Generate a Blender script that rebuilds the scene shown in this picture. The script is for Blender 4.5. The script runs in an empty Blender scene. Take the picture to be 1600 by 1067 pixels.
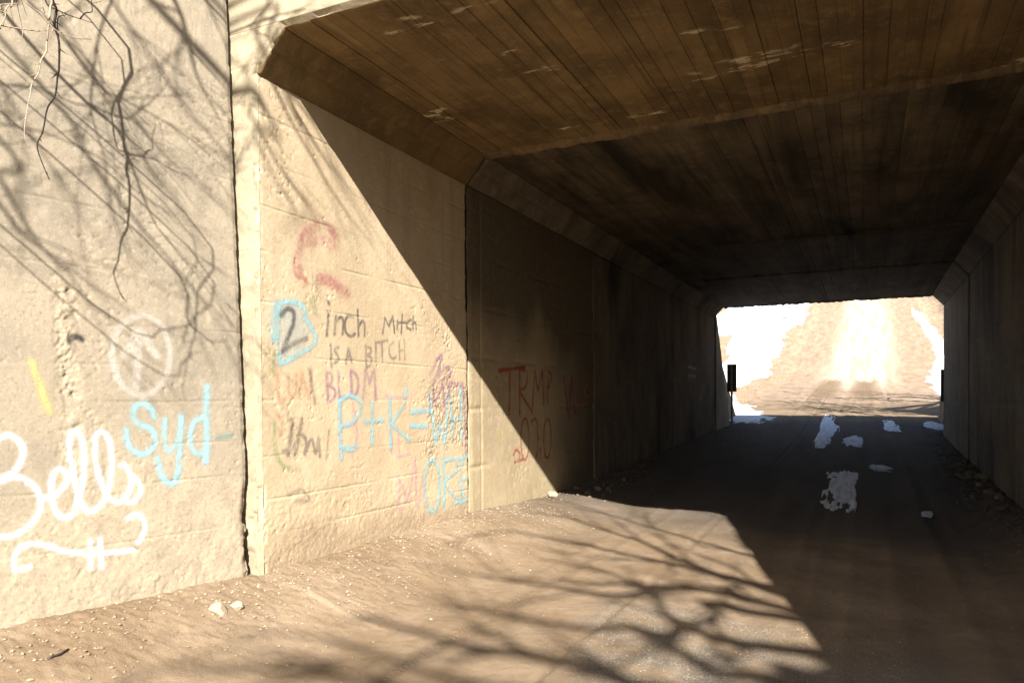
import bpy, math, random
import numpy as np
random.seed(7); rng = np.random.default_rng(7)
scene = bpy.context.scene
COL = scene.collection

# ------------------------------------------------------------------ camera
YAW, PITCH, ROLL, FPX, PPY = 0.4426, -0.0153, -0.0075, 1169.4, 644.7
def _axes():
    cy, sy, cp, sp = math.cos(YAW), math.sin(YAW), math.cos(PITCH), math.sin(PITCH)
    f = np.array([-sy*cp, cy*cp, sp]); r = np.array([cy, sy, 0.]); u = np.cross(r, f)
    return math.cos(ROLL)*r+math.sin(ROLL)*u, -math.sin(ROLL)*r+math.cos(ROLL)*u, f
CR, CU, CF = _axes()
from mathutils import Matrix, Vector
cam_d = bpy.data.cameras.new('camera'); cam = bpy.data.objects.new('camera', cam_d); COL.objects.link(cam)
cam.matrix_world = Matrix(((CR[0], CU[0], -CF[0], 0), (CR[1], CU[1], -CF[1], 0), (CR[2], CU[2], -CF[2], 0), (0, 0, 0, 1)))
cam_d.sensor_width = 36.0; cam_d.lens = FPX/1600*36; cam_d.shift_y = (PPY-533.5)/1600
cam_d.clip_start = 0.05; cam_d.clip_end = 2000
scene.camera = cam

# ------------------------------------------------------------------ sky, sun, exposure
SUN = np.array([0.568, -1.0, 0.69])          # towards the sun
SUNE = math.atan2(SUN[2], math.hypot(SUN[0], SUN[1]))
world = bpy.data.worlds.new('World'); scene.world = world; world.use_nodes = True
wn = world.node_tree; wn.nodes.clear()
sky = wn.nodes.new('ShaderNodeTexSky'); sky.sky_type = 'NISHITA'; sky.sun_disc = False
sky.sun_elevation = SUNE; sky.sun_rotation = math.atan2(SUN[0], SUN[1])
bg = wn.nodes.new('ShaderNodeBackground'); bg.inputs[1].default_value = 0.05
wo = wn.nodes.new('ShaderNodeOutputWorld')
wn.links.new(sky.outputs[0], bg.inputs[0]); wn.links.new(bg.outputs[0], wo.inputs[0])
sl = bpy.data.lights.new('sun', 'SUN'); sl.energy = 5.0; sl.angle = math.radians(0.53); sl.color = (1.0, 0.94, 0.86)
so = bpy.data.objects.new('sun', sl); COL.objects.link(so)
so.rotation_euler = Vector(-SUN).to_track_quat('-Z', 'Y').to_euler(); so.location = (20, -35, 30)
scene.view_settings.view_transform = 'Standard'; scene.view_settings.look = 'None'
scene.view_settings.exposure = 1.62; scene.view_settings.gamma = 1.0
scene.view_settings.use_curve_mapping = False
scene.cycles.diffuse_bounces = 3; scene.cycles.max_bounces = 6; scene.cycles.transparent_max_bounces = 8

# ------------------------------------------------------------------ measurements (metres; camera at the origin)
A, B = 4.835, 2.165            # left wall at x=-A, right wall at x=B
H1, H2, S = 2.885, 3.23, 0.311  # haunch foot, ceiling, haunch width
Y0, Y1, Y2, Y3 = 5.0, 8.82, 20.54, 26.92
FL = math.radians(12.0); BAT = 0.038
WN = np.array([math.cos(FL), -math.sin(FL), BAT]); WN /= np.linalg.norm(WN)
def wingP(u, v):
    return np.stack([-4.89-u*math.sin(FL)-BAT*(v+1.53), 4.945-u*math.cos(FL), v], -1)
def ray(x, y): return CF+((x-800)*CR-(y-PPY)*CU)/FPX
def on_plane(x, y, n, p0):
    d = ray(x, y); return d*(np.dot(n, p0)/np.dot(n, d))
def on_left(x, y, X=-A): d = ray(x, y); return d*(X/d[0])
def on_wing(x, y): return on_plane(x, y, WN, wingP(np.float64(0), np.float64(-1.53)))
def on_front(x, y): d = ray(x, y); return d*(Y0/d[1])

# ------------------------------------------------------------------ noise
def _hash(ix, iy, seed):
    h = (ix.astype(np.int64)*374761393 + iy.astype(np.int64)*668265263 + seed*974634777) & 0xffffffff
    h = ((h ^ (h >> 13))*1274126177) & 0xffffffff
    return ((h ^ (h >> 16)) & 0xffff)/65535.0
def vnoise(x, y, seed=0):
    x = np.asarray(x, float); y = np.asarray(y, float)
    ix = np.floor(x); iy = np.floor(y); fx = x-ix; fy = y-iy
    fx = fx*fx*(3-2*fx); fy = fy*fy*(3-2*fy)
    a = _hash(ix, iy, seed); b = _hash(ix+1, iy, seed); c = _hash(ix, iy+1, seed); d = _hash(ix+1, iy+1, seed)
    return (a*(1-fx)+b*fx)*(1-fy)+(c*(1-fx)+d*fx)*fy
def fbm(x, y, seed=0, o=4, g=0.5):
    s = 0; a = 1; t = 0
    for i in range(o):
        s = s+a*vnoise(x*2**i+17.3*i, y*2**i-9.1*i, seed+i*13); t += a; a *= g
    return s/t
def sstep(a, b, x):
    t = np.clip((x-a)/(b-a), 0, 1); return t*t*(3-2*t)

# ------------------------------------------------------------------ mesh helpers
def tag(o, label=None, cat=None, group=None, kind=None):
    for k, v in (('label', label), ('category', cat), ('group', group), ('kind', kind)):
        if v: o[k] = v
    return o
def empty(name, loc, label, cat, group=None):
    o = bpy.data.objects.new(name, None); COL.objects.link(o); o.location = loc
    bpy.context.view_layer.update()
    return tag(o, label, cat, group)
def link(name, me, mat, parent=None):
    o = bpy.data.objects.new(name, me); COL.objects.link(o)
    if mat: me.materials.append(mat)
    if parent is not None:
        o.parent = parent
        w = parent.location.copy(); p = parent
        while p.parent: p = p.parent; w = w+p.location
        o.location = -w if not parent.parent else Vector((0, 0, 0))
    return o
def mesh_np(name, V, F, attrs=None, smooth=True):
    """V (n,3), F (m,4) quads or (m,3) tris"""
    me = bpy.data.meshes.new(name); V = np.asarray(V, np.float32); F = np.asarray(F, np.int32)
    k = F.shape[1]
    me.vertices.add(len(V)); me.vertices.foreach_set('co', V.ravel())
    me.loops.add(F.size); me.loops.foreach_set('vertex_index', F.ravel())
    me.polygons.add(len(F)); me.polygons.foreach_set('loop_start', np.arange(len(F), dtype=np.int32)*k)
    me.polygons.foreach_set('use_smooth', np.full(len(F), smooth))
    for n, v in (attrs or {}).items():
        at = me.attributes.new(n, 'FLOAT', 'POINT'); at.data.foreach_set('value', np.asarray(v, np.float32).ravel())
    me.update(calc_edges=True); me.validate()
    return me
def gridF(nu, nv, flip=False):
    i = np.arange(nu-1)[:, None]*nv+np.arange(nv-1)[None, :]
    q = np.stack([i, i+nv, i+nv+1, i+1], -1).reshape(-1, 4)
    return q[:, ::-1] if flip else q
def skirt(P, nu, nv, off, flip=False):
    """extra verts/faces that fold the border of a grid back by vector off, closing its sides"""
    idx = np.concatenate([np.arange(nu)*nv, (nu-1)*nv+np.arange(1, nv), np.arange(nu-2, -1, -1)*nv+nv-1, np.arange(nv-2, 0, -1)])
    V2 = P.reshape(-1, 3)[idx]+off; n = len(idx); base = nu*nv
    j = np.arange(n); k = (j+1) % n
    f = np.stack([idx[j], base+j, base+k, idx[k]], -1)
    return V2, (f[:, ::-1] if flip else f)
def surf(name, P, mat, parent, flip=False, back=None, attrs=None):
    nu, nv = P.shape[:2]; V = P.reshape(-1, 3); F = gridF(nu, nv, flip)
    if back is not None:
        V2, F2 = skirt(P, nu, nv, np.asarray(back), flip); V = np.vstack([V, V2]); F = np.vstack([F, F2])
        if attrs: attrs = {k: np.concatenate([np.ravel(a), np.zeros(len(V2))]) for k, a in attrs.items()}
    return link(name, mesh_np(name, V, F, attrs), mat, parent)
class MB:
    def __init__(s): s.v = []; s.f = []
    def add(s, V, F):
        b = len(s.v); s.v += [tuple(p) for p in V]; s.f += [tuple(b+i for i in q) for q in F]
    def box(s, x0, x1, y0, y1, z0, z1):
        V = [(x, y, z) for x in (x0, x1) for y in (y0, y1) for z in (z0, z1)]
        s.add(V, [(0, 1, 3, 2), (4, 6, 7, 5), (0, 4, 5, 1), (2, 3, 7, 6), (0, 2, 6, 4), (1, 5, 7, 3)])
    def tube(s, pts, rad, n=6):
        pts = [np.asarray(p, float) for p in pts]; m = len(pts)
        ref = np.array([.31, .77, .55]); V = []
        for i, p in enumerate(pts):
            t = pts[min(i+1, m-1)]-pts[max(i-1, 0)]; t = t/(np.linalg.norm(t)+1e-9)
            a = np.cross(t, ref); a /= np.linalg.norm(a)+1e-9; b = np.cross(t, a)
            for k in range(n):
                an = 2*math.pi*k/n; V.append(p+rad[i]*(math.cos(an)*a+math.sin(an)*b))
        F = [(i*n+k, i*n+(k+1) % n, (i+1)*n+(k+1) % n, (i+1)*n+k) for i in range(m-1) for k in range(n)]
        F.append(tuple(range(n-1, -1, -1))); F.append(tuple((m-1)*n+k for k in range(n)))
        s.add(V, F)
    def build(s, name, mat, parent=None, smooth=True):
        me = bpy.data.meshes.new(name); me.from_pydata(s.v, [], s.f); me.update()
        if smooth: me.polygons.foreach_set('use_smooth', [True]*len(me.polygons))
        return link(name, me, mat, parent)
def axis(*segs):
    """segs: (start, end, step0, step1) -> joined increasing coordinates"""
    out = []
    for a, b, s0, s1 in segs:
        x = a
        while x < b-1e-6:
            out.append(x); t = (x-a)/(b-a); x += s0+(s1-s0)*t
    out.append(segs[-1][1]); return np.array(out)

# ------------------------------------------------------------------ materials
class Mat:
    def __init__(s, name, rough=0.9):
        s.m = bpy.data.materials.new(name); s.m.use_nodes = True; s.t = s.m.node_tree
        s.b = s.t.nodes['Principled BSDF']; s.b.inputs['Roughness'].default_value = rough
        s.b.inputs['Specular IOR Level'].default_value = 0.2
        s.geo = s.n('ShaderNodeNewGeometry')
    def n(s, t): return s.t.nodes.new(t)
    def l(s, a, b): s.t.links.new(a, b)
    def noise(s, scale, detail=4, stretch=None, rough=0.55, dist=0):
        x = s.n('ShaderNodeTexNoise'); x.inputs['Scale'].default_value = scale; x.inputs['Detail'].default_value = detail
        x.inputs['Roughness'].default_value = rough; x.inputs['Distortion'].default_value = dist
        v = s.geo.outputs['Position']
        if stretch:
            k = s.n('ShaderNodeVectorMath'); k.operation = 'MULTIPLY'; k.inputs[1].default_value = stretch; s.l(v, k.inputs[0]); v = k.outputs[0]
        s.l(v, x.inputs['Vector']); return x.outputs['Fac']
    def ramp(s, f, a, b, lo=0., hi=1.):
        x = s.n('ShaderNodeMapRange'); x.inputs[1].default_value = a; x.inputs[2].default_value = b; x.inputs[3].default_value = lo; x.inputs[4].default_value = hi
        x.interpolation_type = 'SMOOTHSTEP'; s.l(f, x.inputs[0]); return x.outputs[0]
    def mix(s, f, a, b, mode='MIX'):
        x = s.n('ShaderNodeMix'); x.data_type = 'RGBA'; x.blend_type = mode
        for sock, v in ((x.inputs[0], f), (x.inputs[6], a), (x.inputs[7], b)):
            if isinstance(v, (int, float)): sock.default_value = v
            elif isinstance(v, tuple): sock.default_value = (*v, 1)
            else: s.l(v, sock)
        return x.outputs[2]
    def math(s, op, a, b=0.):
        x = s.n('ShaderNodeMath'); x.operation = op
        for sock, v in ((x.inputs[0], a), (x.inputs[1], b)):
            if isinstance(v, (int, float)): sock.default_value = v
            else: s.l(v, sock)
        return x.outputs[0]
    def attr(s, name):
        x = s.n('ShaderNodeAttribute'); x.attribute_name = name; return x.outputs['Fac']
    def bump(s, f, strength, dist=0.01, prev=None):
        x = s.n('ShaderNodeBump'); x.inputs['Strength'].default_value = strength; x.inputs['Distance'].default_value = dist
        s.l(f, x.inputs['Height'])
        if prev: s.l(prev, x.inputs['Normal'])
        return x.outputs[0]
    def done(s, col, nrm=None):
        if isinstance(col, tuple): s.b.inputs['Base Color'].default_value = (*col, 1)
        else: s.l(col, s.b.inputs['Base Color'])
        if nrm: s.l(nrm, s.b.inputs['Normal'])
        return s.m

def concrete(name, base, dark, light, streak=(3, 3, .25), streak_amt=.5, soot_shade=None, soot_lo=.45, soot_hi=.65, soot_stretch=(.5, .25, .5), pale=None, rnd=0., bmp=.36, wash=None):
    m = Mat(name, .92)
    n1 = m.noise(.9, 6, rough=.6); n2 = m.noise(6, 5, rough=.7); n3 = m.noise(1.6, 4, streak); n4 = m.noise(48, 3, rough=.7)
    c = m.mix(m.ramp(n1, .35, .66), base, dark)
    c = m.mix(m.ramp(n2, .48, .72, 0, .7), c, light)
    c = m.mix(m.ramp(n3, .5, .7, 0, streak_amt), c, dark)
    if wash: c = m.mix(m.attr('wash'), c, m.mix(m.ramp(n2, .4, .65), wash, tuple(x*.82 for x in wash)))
    c = m.mix(m.ramp(n4, .55, .72, 0, .55), c, tuple(x*.55 for x in dark))
    c = m.mix(m.ramp(n4, .44, .28, 0, .45), c, tuple(min(x*1.35, .75) for x in light))
    if pale:
        y = m.n('ShaderNodeSeparateXYZ'); m.l(m.geo.outputs['Position'], y.inputs[0])
        p = m.math('MULTIPLY', m.ramp(m.noise(1.1, 2, (.8, 2.2, 1)), .635, .68), m.ramp(m.noise(9, 5, (.45, 1.5, 1), rough=.65), .50, .56))
        c = m.mix(p, c, pale)
    if soot_shade:
        c = m.mix(m.ramp(m.noise(1.2, 5, soot_stretch, dist=.6), soot_lo, soot_hi, 0, .92), c, soot_shade)
    if rnd:
        oi = m.n('ShaderNodeObjectInfo'); k = m.ramp(oi.outputs['Random'], 0, 1, 1-rnd, 1+rnd*.6)
        cb = m.n('ShaderNodeCombineColor'); [m.l(k, cb.inputs[i]) for i in range(3)]
        c = m.mix(1., c, cb.outputs[0], 'MULTIPLY')
    b = m.bump(m.noise(75, 4, rough=.75), bmp, .008)
    return m.done(c, b)
M = {}
M['wall_near'] = concrete('warm_tan_concrete', (.47, .38, .255), (.41, .325, .21), (.53, .44, .31), streak_amt=.25, wash=(.33, .25, .165))  # warm tan is the concrete's own colour
M['wing'] = concrete('weathered_grey_concrete', (.28, .238, .175), (.208, .18, .137), (.35, .296, .218), streak_amt=.5, wash=(.335, .28, .202))
M['front'] = concrete('headwall_concrete', (.34, .29, .20), (.25, .21, .145), (.42, .365, .26), streak_amt=.4)
M['wall_deep'] = concrete('sooty_wall_concrete', (.185, .148, .102), (.105, .085, .062), (.23, .19, .135), streak_amt=.8, soot_shade=(.022, .02, .014), soot_lo=.47, soot_hi=.72, soot_stretch=(.5, .5, .22))
M['wall_mid'] = concrete('sooted_and_shaded_wall_concrete', (.37, .30, .19), (.30, .24, .15), (.43, .355, .24), streak_amt=.5, wash=(.105, .084, .056))  # wash colour carries soot and also painted-in shade
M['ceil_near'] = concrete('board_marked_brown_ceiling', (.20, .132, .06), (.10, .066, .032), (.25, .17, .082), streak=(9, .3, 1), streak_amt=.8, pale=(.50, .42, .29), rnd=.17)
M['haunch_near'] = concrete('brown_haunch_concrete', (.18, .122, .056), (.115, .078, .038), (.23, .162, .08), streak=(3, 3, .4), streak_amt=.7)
M['ceil_deep'] = concrete('sooty_ceiling', (.155, .115, .070), (.075, .057, .036), (.20, .152, .095), streak=(7, .25, 1), streak_amt=.85, soot_shade=(.014, .014, .009), soot_lo=.38, soot_hi=.74, soot_stretch=(1.6, .22, 1), rnd=.2)
M['lip'] = concrete('rough_joint_concrete', (.20, .14, .075), (.09, .066, .04), (.28, .205, .12), bmp=1.)
M['rock'] = concrete('pale_rock', (.42, .35, .25), (.3, .24, .17), (.5, .43, .32), bmp=.8)
M['rubble'] = concrete('shade_dark_rubble', (.20, .165, .125), (.12, .10, .075), (.27, .225, .17), bmp=.8)  # darker version of the rock, with shade put into its colour
def simple(name, col, rough=.85, var=.25, scale=12):
    m = Mat(name, rough); c = m.mix(m.ramp(m.noise(scale, 4), .35, .7), col, tuple(x*(1-var) for x in col))
    return m.done(c, m.bump(m.noise(scale*6, 3), .3, .005))
M['bark'] = simple('dark_bark', (.085, .065, .055), var=.5, scale=30)
M['dark_twig'] = simple('shade_dark_twig', (.035, .026, .024), var=.4, scale=60)  # twig darkened: the shade it hangs in is put into its colour
M['pale_twig'] = simple('sun_pale_twig', (.36, .29, .21), var=.3, scale=60)  # twig paled: the sun falling on it is put into its colour
M['filler'] = simple('tarry_joint_filler', (.03, .026, .02), var=.5, scale=20)
M['sign'] = simple('bare_sign_back', (.06, .06, .06), .5)
M['post'] = simple('galvanised_post', (.30, .30, .27), .45)
M['straw'] = simple('dry_straw', (.42, .31, .17), var=.4, scale=4)
M['earth'] = simple('embankment_earth', (.21, .155, .095), var=.5, scale=1.5)
sm = Mat('old_snow', .6); M['snow'] = sm.done(sm.mix(sm.ramp(sm.noise(14, 4, (1, .08, 1)), .45, .68), (.80, .84, .92), (.56, .58, .62)), sm.bump(sm.noise(30, 5), .5, .01))
def paint(name, col, cover=1., lo=.30, hi=.50, fade=.5):
    m = Mat(name, .7); m.m.blend_method = 'HASHED' if hasattr(m.m, 'blend_method') else None
    tr = m.n('ShaderNodeBsdfTransparent'); mx = m.n('ShaderNodeMixShader')
    w = m.ramp(m.noise(26, 5, rough=.7), lo, hi, .45, 1.)
    w = m.math('MULTIPLY', w, m.ramp(m.noise(150, 3), .3, .6, .55, 1.))
    w = m.math('MULTIPLY', w, m.ramp(m.noise(4.5, 3), .36, .58, fade, 1.))
    a = m.math('MULTIPLY', m.math('MULTIPLY', m.attr('d'), w), cover)
    m.done(col, m.bump(m.noise(140, 4, rough=.7), .5, .006))
    m.l(a, mx.inputs[0]); m.l(tr.outputs[0], mx.inputs[1]); m.l(m.b.outputs[0], mx.inputs[2])
    m.l(mx.outputs[0], m.t.nodes['Material Output'].inputs[0]); return m.m
PAINT = {
 'white': paint('white_spray_paint', (.78, .75, .71), .95, .34, .52, .7), 'faint_white': paint('faded_white_paint', (.58, .53, .46), .55, .3, .5, .85),
 'blue': paint('pale_blue_spray_paint', (.29, .52, .57), .9, .34, .50, .6), 'yellow': paint('yellow_paint', (.56, .52, .20), .6),
 'faint_blue': paint('faint_blue_overspray', (.42, .54, .56), .4, .3, .5, .8),
 'grey': paint('dark_grey_marker', (.10, .095, .10), .78), 'faded_grey': paint('faded_grey_marker', (.13, .12, .12), .5),
 'purple': paint('purple_marker', (.32, .16, .27), .62, .38, .56), 'pink': paint('pink_spray_paint', (.58, .31, .43), .5, .38, .56),
 'red': paint('worn_red_paint', (.42, .16, .16), .72, .42, .58, .4), 'orange': paint('faded_orange_paint', (.55, .25, .13), .5, .42, .62),
 'green': paint('faded_green_paint', (.22, .34, .16), .5, .42, .62), 'darkred': paint('dark_red_paint', (.36, .045, .035), .95),
 'teal': paint('teal_paint', (.10, .30, .32), .8), 'black': paint('black_paint', (.03, .03, .035), .95)}

# ground: dirt, gravel, wet mud, snow
g = Mat('dirt_road_ground', .95)
dc = g.mix(g.ramp(g.noise(1.1, 6), .38, .66), (.215, .153, .094), (.285, .213, .142))
dc = g.mix(g.ramp(g.noise(8, 5, (1, .5, 1), rough=.75), .50, .72, 0, .5), dc, (.150, .106, .062))
dc = g.mix(g.ramp(g.noise(60, 4, rough=.8), .60, .70, 0, .5), dc, (.40, .34, .25))
tn = g.attr('tunnel'); dc = g.mix(tn, dc, g.mix(g.ramp(g.noise(1.3, 4, (1, .15, 1)), .4, .65), (.110, .092, .076), (.072, .062, .053)))  # road darkened inside the tunnel: its shade is put into the dirt colour
gv = g.mix(g.ramp(g.noise(70, 4, rough=.8), .42, .62), (.14, .118, .095), (.36, .31, .24))
dc = g.mix(g.math('MULTIPLY', g.attr('gravel'), g.ramp(g.noise(3, 5), .35, .6, .1, 1.)), dc, gv)
sh = g.mix(g.ramp(g.noise(2.2, 6, (1, .22, .3), rough=.75), .36, .66), (.36, .268, .19), (.25, .18, .122)); dc = g.mix(g.attr('grass'), dc, sh)
dc = g.mix(g.attr('road'), dc, g.mix(g.ramp(g.noise(1.5, 4, (1, .06, .2)), .42, .66), (.56, .47, .36), (.40, .31, .21)))
dc = g.mix(g.math('MULTIPLY', g.attr('wet'), .8), dc, (.17, .115, .07))
snm = g.ramp(g.math('ADD', g.attr('snow'), g.math('MULTIPLY', g.math('SUBTRACT', g.noise(1.1, 6, (1, .3, .5), rough=.7), .5), 1.3)), .44, .54)
dc = g.mix(snm, dc, (.80, .81, .84))
gb = g.bump(g.noise(60, 5, rough=.8), .8, .014)
M['ground'] = g.done(dc, gb)

# ------------------------------------------------------------------ ground
def wingX(y):  return np.where(y < 5, -4.89-(4.945-y)*math.tan(FL), -A)
def wingXR(y): return np.where(y < 5, B+.05+(4.945-y)*math.tan(FL), B)
ZRY = np.array([-80, 0, 5, 9, 12, 16, 20, 24, 27, 30, 34, 42, 50, 58, 67, 76, 87, 104, 124, 160, 220, 300])
ZRZ = np.array([-2.6, -1.93, -1.91, -1.90, -1.88, -1.77, -1.60, -1.42, -1.25, -1.04, -.72, -.15, .45, 1.1, 2.1, 3.9, 6.6, 11.0, 16.2, 25, 38, 47])
def road_z(y):
    return (np.interp(y-1.2, ZRY, ZRZ)+np.interp(y, ZRY, ZRZ)*2+np.interp(y+1.2, ZRY, ZRZ))/4
def ground_base(x, y):
    z = road_z(y)-.018*np.clip(x, -4, 3)
    inn = 1-sstep(26, 30, y)
    dl = x-wingX(y); dr = wingXR(y)-x
    hb = np.interp(y, [-5, 0, 5, 9, 11.5, 14, 20, 27], [.34, .34, .33, .34, .22, .20, .23, .12])
    z = z+inn*hb*(1-sstep(0., 1.5, dl+.25*(fbm(x*.7, y*.7, 5)-.5)))
    z = z+inn*(.14*(1-sstep(0., .8, dr)))
    out = 1-inn                                   # beyond the far end
    wob = (fbm(x*.12, y*.08, 21)-.5)*3
    sl = np.clip(-(x+1.2)-4.2-wob*.5, 0, None); sr = np.clip(x-5.2+wob*.5, 0, None)
    hill = np.clip(sl-1.5, 0, 60)*.10*(1-sstep(90, 200, y)*.5)+.25*sstep(0, 1.5, sl)-.3*sstep(.3, 1.2, sr)*(1-sstep(1.5, 3.5, sr))+np.clip(sr-2.4, 0, 14)*.42+np.clip(sr-16, 0, 60)*.1
    z = z+out*hill*sstep(27, 44, y)
    return z
def ground_z(x, y):
    x = np.asarray(x, float); y = np.asarray(y, float)
    z = ground_base(x, y)
    dl = x-wingX(y); bank = (1-sstep(.5, 1.7, dl))*(1-sstep(30, 34, y)); near = 1-sstep(14, 30, y)
    z = z+near*(.035*(fbm(x*1.3, y*1.1, 3)-.5)+.012*(fbm(x*7, y*5, 4)-.5)+.010*(fbm(x*26, y*20, 6, 3)-.5))
    z = z+near*bank*(.035*(fbm(x*3, y*3, 8)-.5)+.02*(fbm(x*14, y*14, 9, 3)-.5)+.022*(fbm(x*38, y*38, 10, 2)-.5))
    dr = wingXR(y)-x; z = z+(1-sstep(.2, 1., dr))*(1-sstep(28, 32, y))*.10*(fbm(x*6, y*6, 12)-.45)
    # tyre ruts along the road
    for rx, w, am in ((-2.95, .10, .016), (-2.05, .05, .014), (-1.0, .16, .02), (.55, .16, .02), (1.0, .1, .01), (-.3, .1, .01)):
        xx = x-rx-.10*(vnoise(y*.15, y*0+rx, 31)-.5)
        prof = np.exp(-(xx/w)**2)-.55*np.exp(-((np.abs(xx)-1.7*w)/(.5*w))**2)
        z = z-am*prof*(1-sstep(45, 60, y))*(.5+.8*vnoise(y*.7, y*0+rx*3, 33))
    tread = np.exp(-((x+2.95)/.07)**4)*np.sin((y+np.abs(x+2.95)*.9)*2*math.pi/.055)
    z = z+.009*tread*(1-sstep(9, 11, y))+.006*np.sin(x*2*math.pi/.045)*np.exp(-((x+2.95)/.09)**4)*(1-sstep(9, 11, y))
    z = z+.018*sstep(-2.02, -1.97, x+.08*(vnoise(y*1.5, y*0, 35)-.5))*(1-sstep(-1.9, -1.2, x))*(1-sstep(6.5, 8, y))
    far = sstep(28, 40, y); z = z+far*(.5*(fbm(x*.25, y*.25, 40)-.5)*(1-np.exp(-(np.clip(np.abs(x+.8)-4, 0, 99)/3)**2))+.08*(fbm(x*2, y*1.2, 41)-.5))
    return z
def px_ground(x, y):
    d = ray(x, y); t = np.geomspace(1.5, 120, 900); p = d[None]*t[:, None]; h = p[:, 2]-ground_z(p[:, 0], p[:, 1])
    i = int(np.argmax(h < 0)); i = max(i, 1); k = h[i-1]/(h[i-1]-h[i]+1e-12); return d*(t[i-1]+(t[i]-t[i-1])*k)

gx = axis((-170, -40, 8, 5), (-40, -14, 1.2, .4), (-14, -6.6, .4, .08), (-6.6, -4.4, .035, .024), (-4.4, .4, .024, .03), (.4, 3.2, .04, .05), (3.2, 14, .08, .45), (14, 40, .45, 1.2), (40, 170, 5, 8))
gy = axis((-80, -6, 6, 1.), (-6, 2.2, .6, .05), (2.2, 6, .016, .020), (6, 13, .020, .05), (13, 30, .06, .12), (30, 60, .15, .35), (60, 140, .4, 1.), (140, 300, 2, 8))
X, Y = np.meshgrid(gx, gy, indexing='ij')
Z = ground_z(X, Y)
dl = X-wingX(Y); far = sstep(27, 33, Y)
tun_shade = sstep(8.6, 13, Y+2.5*(fbm(X*.9, Y*.5, 48)-.5))*(1-sstep(30, 36, Y))*.9  # mask for the shade painted into the road, with a noisy edge
gravel = sstep(-2.5, -1.5, X+1.2*(fbm(X*1.5, Y*1.5, 49)-.5))*(1-sstep(4.6, 7.0, Y+.6*X+1.5*(fbm(X*1.3, Y*1.3, 50)-.5)))*(1-sstep(.8, 1.6, X))*.9
xc = np.interp(Y, [27, 60, 124, 300], [-1.2, -.5, .2, 1.5])
road = far*(1-sstep(1.2, 3.4, np.abs(X-xc)+.9*(fbm(X*1.2, Y*.15, 52)-.5)))*sstep(46, 62, Y+6*(fbm(X*1.5, Y*.1, 53)-.5))
grass = far*sstep(36, 46, Y)
lw = np.interp(Y, [27, 34, 45, 62, 87, 105, 124, 200], [2.6, 4.0, 6.3, 7.0, 7.9, 6.6, 4.2, 4]); leftb = -lw-X
ss = fbm(X*.30, Y*.09, 55); sb = fbm(X*.22, Y*.05, 56)
snowL = .72*sstep(-.8, 1.2, leftb+2.4*(ss-.5))-.6*sstep(.52, .66, sb)*sstep(.5, 3, leftb)
rc = 5.0+.8*np.sin(Y*.09)+np.interp(Y, [27, 40, 75, 95], [-1.6, 0, .9, 0])
snowR = .85*np.exp(-((X-rc)/np.interp(Y, [30, 60, 90, 110], [1.2, 1.3, .8, .5]))**2)*(1-sstep(96, 112, Y))+.42*sstep(.56, .68, fbm(X*.25, Y*.07, 58))*sstep(7, 10, X)
snow = far*np.where(X < 0, snowL, snowR)
wet = far*(np.exp(-((X+2.3)/.8)**4)+np.exp(-((X+.1)/.8)**4))*sstep(43, 46, Y)*(1-sstep(58, 62, Y+8*(fbm(X*1.2, Y*.12, 60)-.5)))
me = mesh_np('ground', np.stack([X, Y, Z], -1).reshape(-1, 3), gridF(len(gx), len(gy)), {'tunnel': tun_shade, 'gravel': gravel, 'snow': snow, 'wet': wet, 'grass': grass, 'road': road})
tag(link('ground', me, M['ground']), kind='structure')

# ------------------------------------------------------------------ concrete relief
def pits(u, v, n, seed, rmin=.004, rmax=.014, depth=.9):
    r = np.random.default_rng(seed); d = np.zeros_like(u)
    us, vs = u[:, 0], v[0, :]
    for _ in range(n):
        pu = r.uniform(us.min(), us.max()); pv = r.uniform(vs.min(), vs.max()); R = rmin+(rmax-rmin)*r.random()**2
        i0, i1 = np.searchsorted(us, [pu-2*R, pu+2*R]); j0, j1 = np.searchsorted(vs, [pv-2*R, pv+2*R])
        if i1 <= i0 or j1 <= j0: continue
        q = ((u[i0:i1, j0:j1]-pu)**2+(v[i0:i1, j0:j1]-pv)**2)/(R*R)
        d[i0:i1, j0:j1] -= depth*R*np.exp(-q*1.2)
    return d
def liftlines(u, v, levels, seed, depth=.0045, w=.006):
    d = np.zeros_like(u)
    for k, z in enumerate(levels):
        zz = v-z-.012*(vnoise(u*1.2, u*0+k, seed)-.5)-.006*(vnoise(u*14, u*0+k, seed+1)-.5)
        am = .15+1.2*sstep(.4, .75, vnoise(u*2.2, u*0+k*7.1, seed+2))
        d -= depth*am*np.exp(-(zz/w)**2); d += .0018*(vnoise(u*0+k, u*0, seed+4)-.5)*np.sign(zz)*sstep(0, .01, np.abs(zz))
    return d
def base_relief(u, v, seed):
    d = .010*(fbm(u*.8, v*1.0, seed, 2)-.5)+.0025*(fbm(u*6, v*7, seed+1, 3)-.5)+.0032*(fbm(u*34, v*38, seed+2, 3)-.5)
    c = sstep(.64, .74, fbm(u*26, v*32, seed+5, 3))*sstep(.50, .66, fbm(u*1.7, v*1.9, seed+6, 3)); return d-.005*c
def popcorn(u, v, seed): return .026*(fbm(u*30, v*30, seed, 3)-.55)+.016*(fbm(u*70, v*70, seed+1, 2)-.5)

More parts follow.
